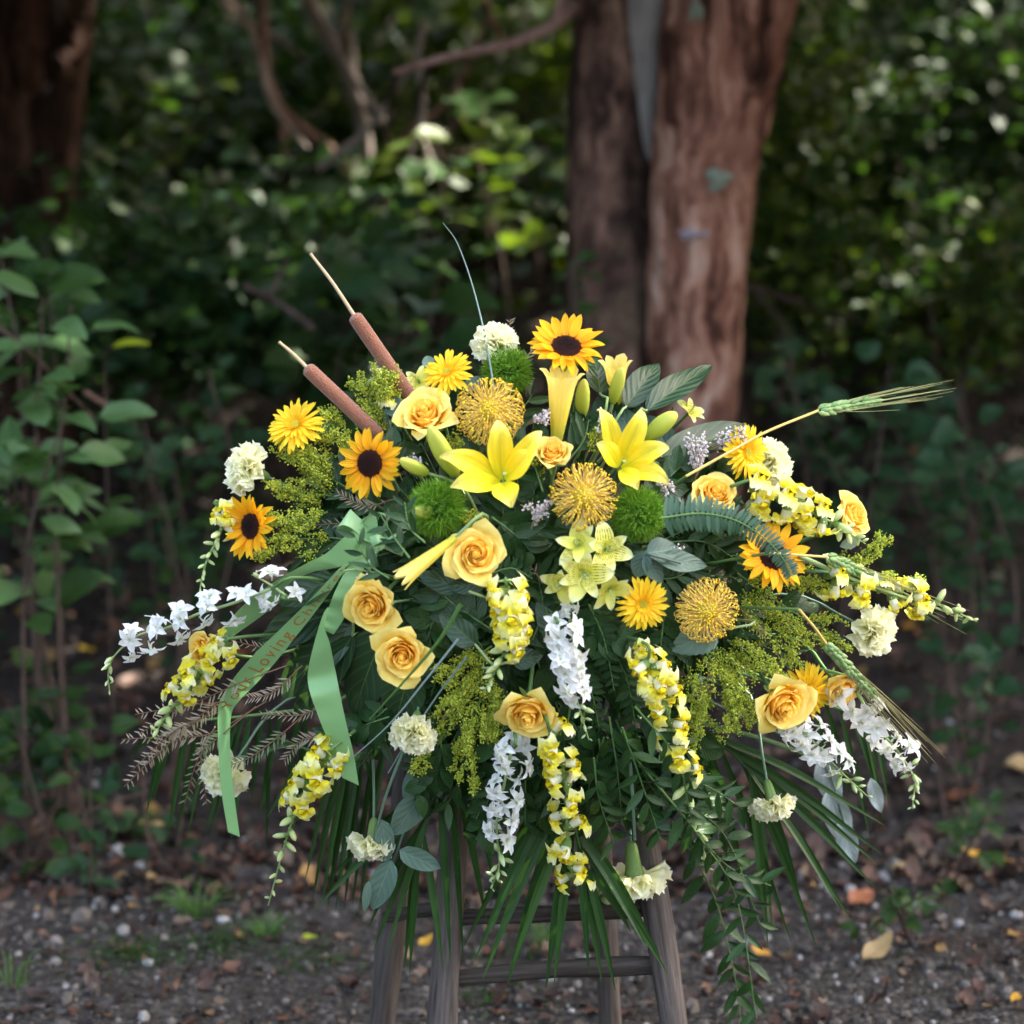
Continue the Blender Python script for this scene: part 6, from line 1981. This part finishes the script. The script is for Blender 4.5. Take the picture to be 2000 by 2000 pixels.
palm('palm frond fanning out to the lower right', [(1290, 1380), (1370, 1430), (1440, 1480), (1490, 1540)],
     [(.3, 1728, 1612), (.4, 1722, 1668), (.45, 1720, 1692), (.6, 1710, 1734), (.7, 1662, 1796), (.8, 1640, 1775), (.75, 1596, 1852), (.5, 1545, 1840), (.9, 1510, 1840), (.2, 1680, 1520), (.85, 1500, 1848), (.3, 1450, 1700), (.4, 1470, 1790), (1, 1560, 1740)], 16, lambda x, y: .03)
palm('thin palm frond hanging below the rose behind the wheat', [(1500, 1330), (1600, 1370), (1680, 1400), (1740, 1440)],
     [(.3, 1640, 1600), (.5, 1700, 1640), (.6, 1715, 1560), (.8, 1735, 1570), (.9, 1760, 1500), (.4, 1660, 1560), (.7, 1725, 1600), (1, 1770, 1530)], 11, lambda x, y: .12)

# --- broad leaves and eucalyptus
G = 'broad veined leaves'


def broad(a, b, w, label, mat='bigleaf', dy=0.0, tilt=(0, 0, 0), bend=.45, wave=.05, cat='leaf', group=G, Yd=0.0, p=.78, ser=0.0, name='broad_leaf'):
    Ya, Yb = dome(*a) + dy, dome(*b) + dy + Yd
    pa, pb = P(*a, Ya), P(*b, Yb)
    L = np.linalg.norm(pb - pa)
    t_ = thing(name, label, cat, M4(along(pb - pa, norm(CAMP - pa) + np.array(tilt)), pa, 1), group)
    obj('blade', mesh('blade', [leaf(L * 1.04, w * mpp(Ya), bend, .22, wave, p=p, q=.72, nu=9, nv=17, ph=a[0], ser=ser)], MT[mat]), t_)
    B = along(pb - pa, norm(CAMP - pa) + np.array(tilt))
    c = (CORE - pa) @ B
    obj('stalk', mesh('stalk', tube(spline([(0, .002, -.001), (0, -.04, -.005), c], 8), .0018, 5), MT['stem_pale']), t_)


broad((690, 1222), (516, 1362), 96, 'broad dark leaf pointing down left between the ribbon tails', tilt=(-.2, 0, .3), dy=.07)
broad((668, 1190), (468, 1254), 86, 'broad dark leaf pointing left under the lettered ribbon', dy=.08, tilt=(0, 0, .5))
broad((758, 1222), (668, 1408), 108, 'broad dark leaf hanging below the rose beside the ribbon', dy=.06, tilt=(-.3, 0, .1))
broad((800, 1310), (772, 1412), 90, 'broad greyish leaf under the rose crossed by grass', dy=.03, mat='bigleaf')
broad((660, 1130), (530, 1172), 66, 'dark leaf at left behind the upper ribbon tail', dy=.04, tilt=(0, 0, .4))
broad((690, 1240), (560, 1420), 70, 'dark leaf low behind the ribbon tails', dy=.06)
broad((1262, 802), (1391, 700), 58, 'glossy broad leaf rising at the upper right', dy=.05, tilt=(0, 0, .7), bend=.25)
broad((1222, 795), (1288, 700), 58, 'shorter glossy leaf rising left of the upper right leaf', dy=.07, tilt=(.1, 0, .6), bend=.3)
broad((1290, 892), (1474, 818), 70, 'dark broad leaf behind the statice at the upper right', dy=.05, tilt=(0, 0, .5), bend=.3)
broad((1172, 770), (1166, 686), 52, 'pale sunlit leaf right of the topmost sunflower', dy=.07, tilt=(.3, 0, .4))
broad((1250, 890), (1205, 790), 66, 'bluish leaf behind the opening pale lily', mat='euc_dark', dy=.08)
broad((1310, 880), (1260, 810), 56, 'bluish leaf behind the slanting bud', mat='euc_dark', dy=.09)
broad((1400, 1232), (1312, 1268), 66, 'round toothed grey-green leaf under the lowest pincushion', mat='euc', dy=.02, p=.62, ser=.05)
broad((800, 812), (715, 762), 40, 'grey-blue leaf between the two cattails', mat='euc_dark', dy=.04)
broad((1000, 1290), (1060, 1280), 44, 'dark round leaf between snapdragon and larkspur', dy=.03, p=.65)
broad((1090, 1250), (1050, 1180), 46, 'dark round leaf right of the middle snapdragon', dy=.03, p=.65)
broad((900, 1150), (815, 1120), 44, 'dark glossy leaf below the half-open lily bud', dy=.01, p=.7)
broad((930, 1260), (860, 1200), 52, 'glossy dark leaf right of the rose beside the ribbon', mat='bigleaf', dy=.01, p=.7)
broad((950, 1140), (870, 1145), 40, 'green sepal-like leaf under the face-on rose', dy=.0)
G2 = 'grey-green eucalyptus leaves'
eu = [((830, 1490), (780, 1560), 44), ((825, 1545), (770, 1640), 62), ((765, 1680), (725, 1782), 52), ((780, 1660), (860, 1700), 44), ((720, 1720), (712, 1785), 18), ((745, 1600), (760, 1690), 40), ((840, 1470), (862, 1560), 46)]
t_ = thing('eucalyptus_sprig', 'grey-green eucalyptus sprig hanging at lower left', 'eucalyptus', M4(np.eye(3), P(860, 1440, -.1)))
oE = P(860, 1440, -.1)
sp = spline([P(860, 1440, -.10), P(825, 1530, -.12), P(790, 1620, -.12), P(765, 1690, -.11), P(735, 1740, -.10)], 24)
obj('stem', mesh('stem', tube(np.concatenate([[CORE], sp]) - oE, .0017, 6), MT['euc']), t_)
for a, b, w in eu:
    pa, pb = P(*a, -.13), P(*b, -.135)
    obj('leaf', mesh('leaf', [leaf(np.linalg.norm(pb - pa) * 1.03, w * mpp(-.1), .4, .15, .04, p=.78, q=.7, nu=7, nv=11)], MT['euc']), t_, M4(along(pb - pa, norm(CAMP - pa) + rng.normal(0, .25, 3)), pa - oE, 1))
t_ = thing('eucalyptus_sprig', 'bluish eucalyptus leaves right of the alstroemeria cluster', 'eucalyptus')
for a, b, w in (((1262, 1080), (1330, 1068), 52), ((1280, 1092), (1390, 1100), 42), ((1262, 1075), (1240, 1130), 40), ((1255, 1085), (1300, 1140), 36)):
    pa, pb = P(*a, dome(*a) + .0), P(*b, dome(*b) + .005)
    obj('leaf', mesh('leaf', [leaf(np.linalg.norm(pb - pa) * 1.03, w * mpp(-.1), .4, .2, .04, nu=7, nv=11)], MT['euc_dark']), t_, M4(along(pb - pa, norm(CAMP - pa) + (0, 0, .3)), pa, 1))
obj('stem', mesh('stem', tube(spline([CORE, P(1200, 1070, -.1), P(1262, 1082, dome(1262, 1082)), P(1330, 1100, dome(1330, 1100))], 14), .0016, 5), MT['euc']), t_)
t_ = thing('silver_leaf_spray', 'dusty silver leaves hanging behind the lower right palm frond', 'silver leaves')
for a, b, w in (((1600, 1480), (1640, 1580), 52), ((1615, 1540), (1660, 1660), 56), ((1640, 1600), (1672, 1690), 44), ((1700, 1520), (1722, 1590), 30)):
    pa, pb = P(*a, .10), P(*b, .10)
    obj('leaf', mesh('leaf', [leaf(np.linalg.norm(pb - pa) * 1.05, w * mpp(.1), .4, .2, .12, nu=7, nv=11)], MT['dusty']), t_, M4(along(pb - pa, norm(CAMP - pa)), pa, 1))
obj('stem', mesh('stem', tube(spline([CORE, P(1450, 1400, .1), P(1600, 1480, .1), P(1650, 1610, .1)], 14), .0018, 5), MT['euc']), t_)
t_ = thing('eucalyptus_sprig', 'small bluish eucalyptus leaves above the top gerbera', 'eucalyptus')
for a, b, w in (((905, 760), (948, 735), 26), ((840, 720), (832, 690), 24), ((1640, 1068), (1690, 1050), 22)):
    pa, pb = P(*a, dome(*a) + .05), P(*b, dome(*b) + .05)
    obj('leaf', mesh('leaf', [leaf(np.linalg.norm(pb - pa), w * mpp(.1), .4, .2, .04)], MT['euc']), t_, M4(along(pb - pa, norm(CAMP - pa)), pa, 1))
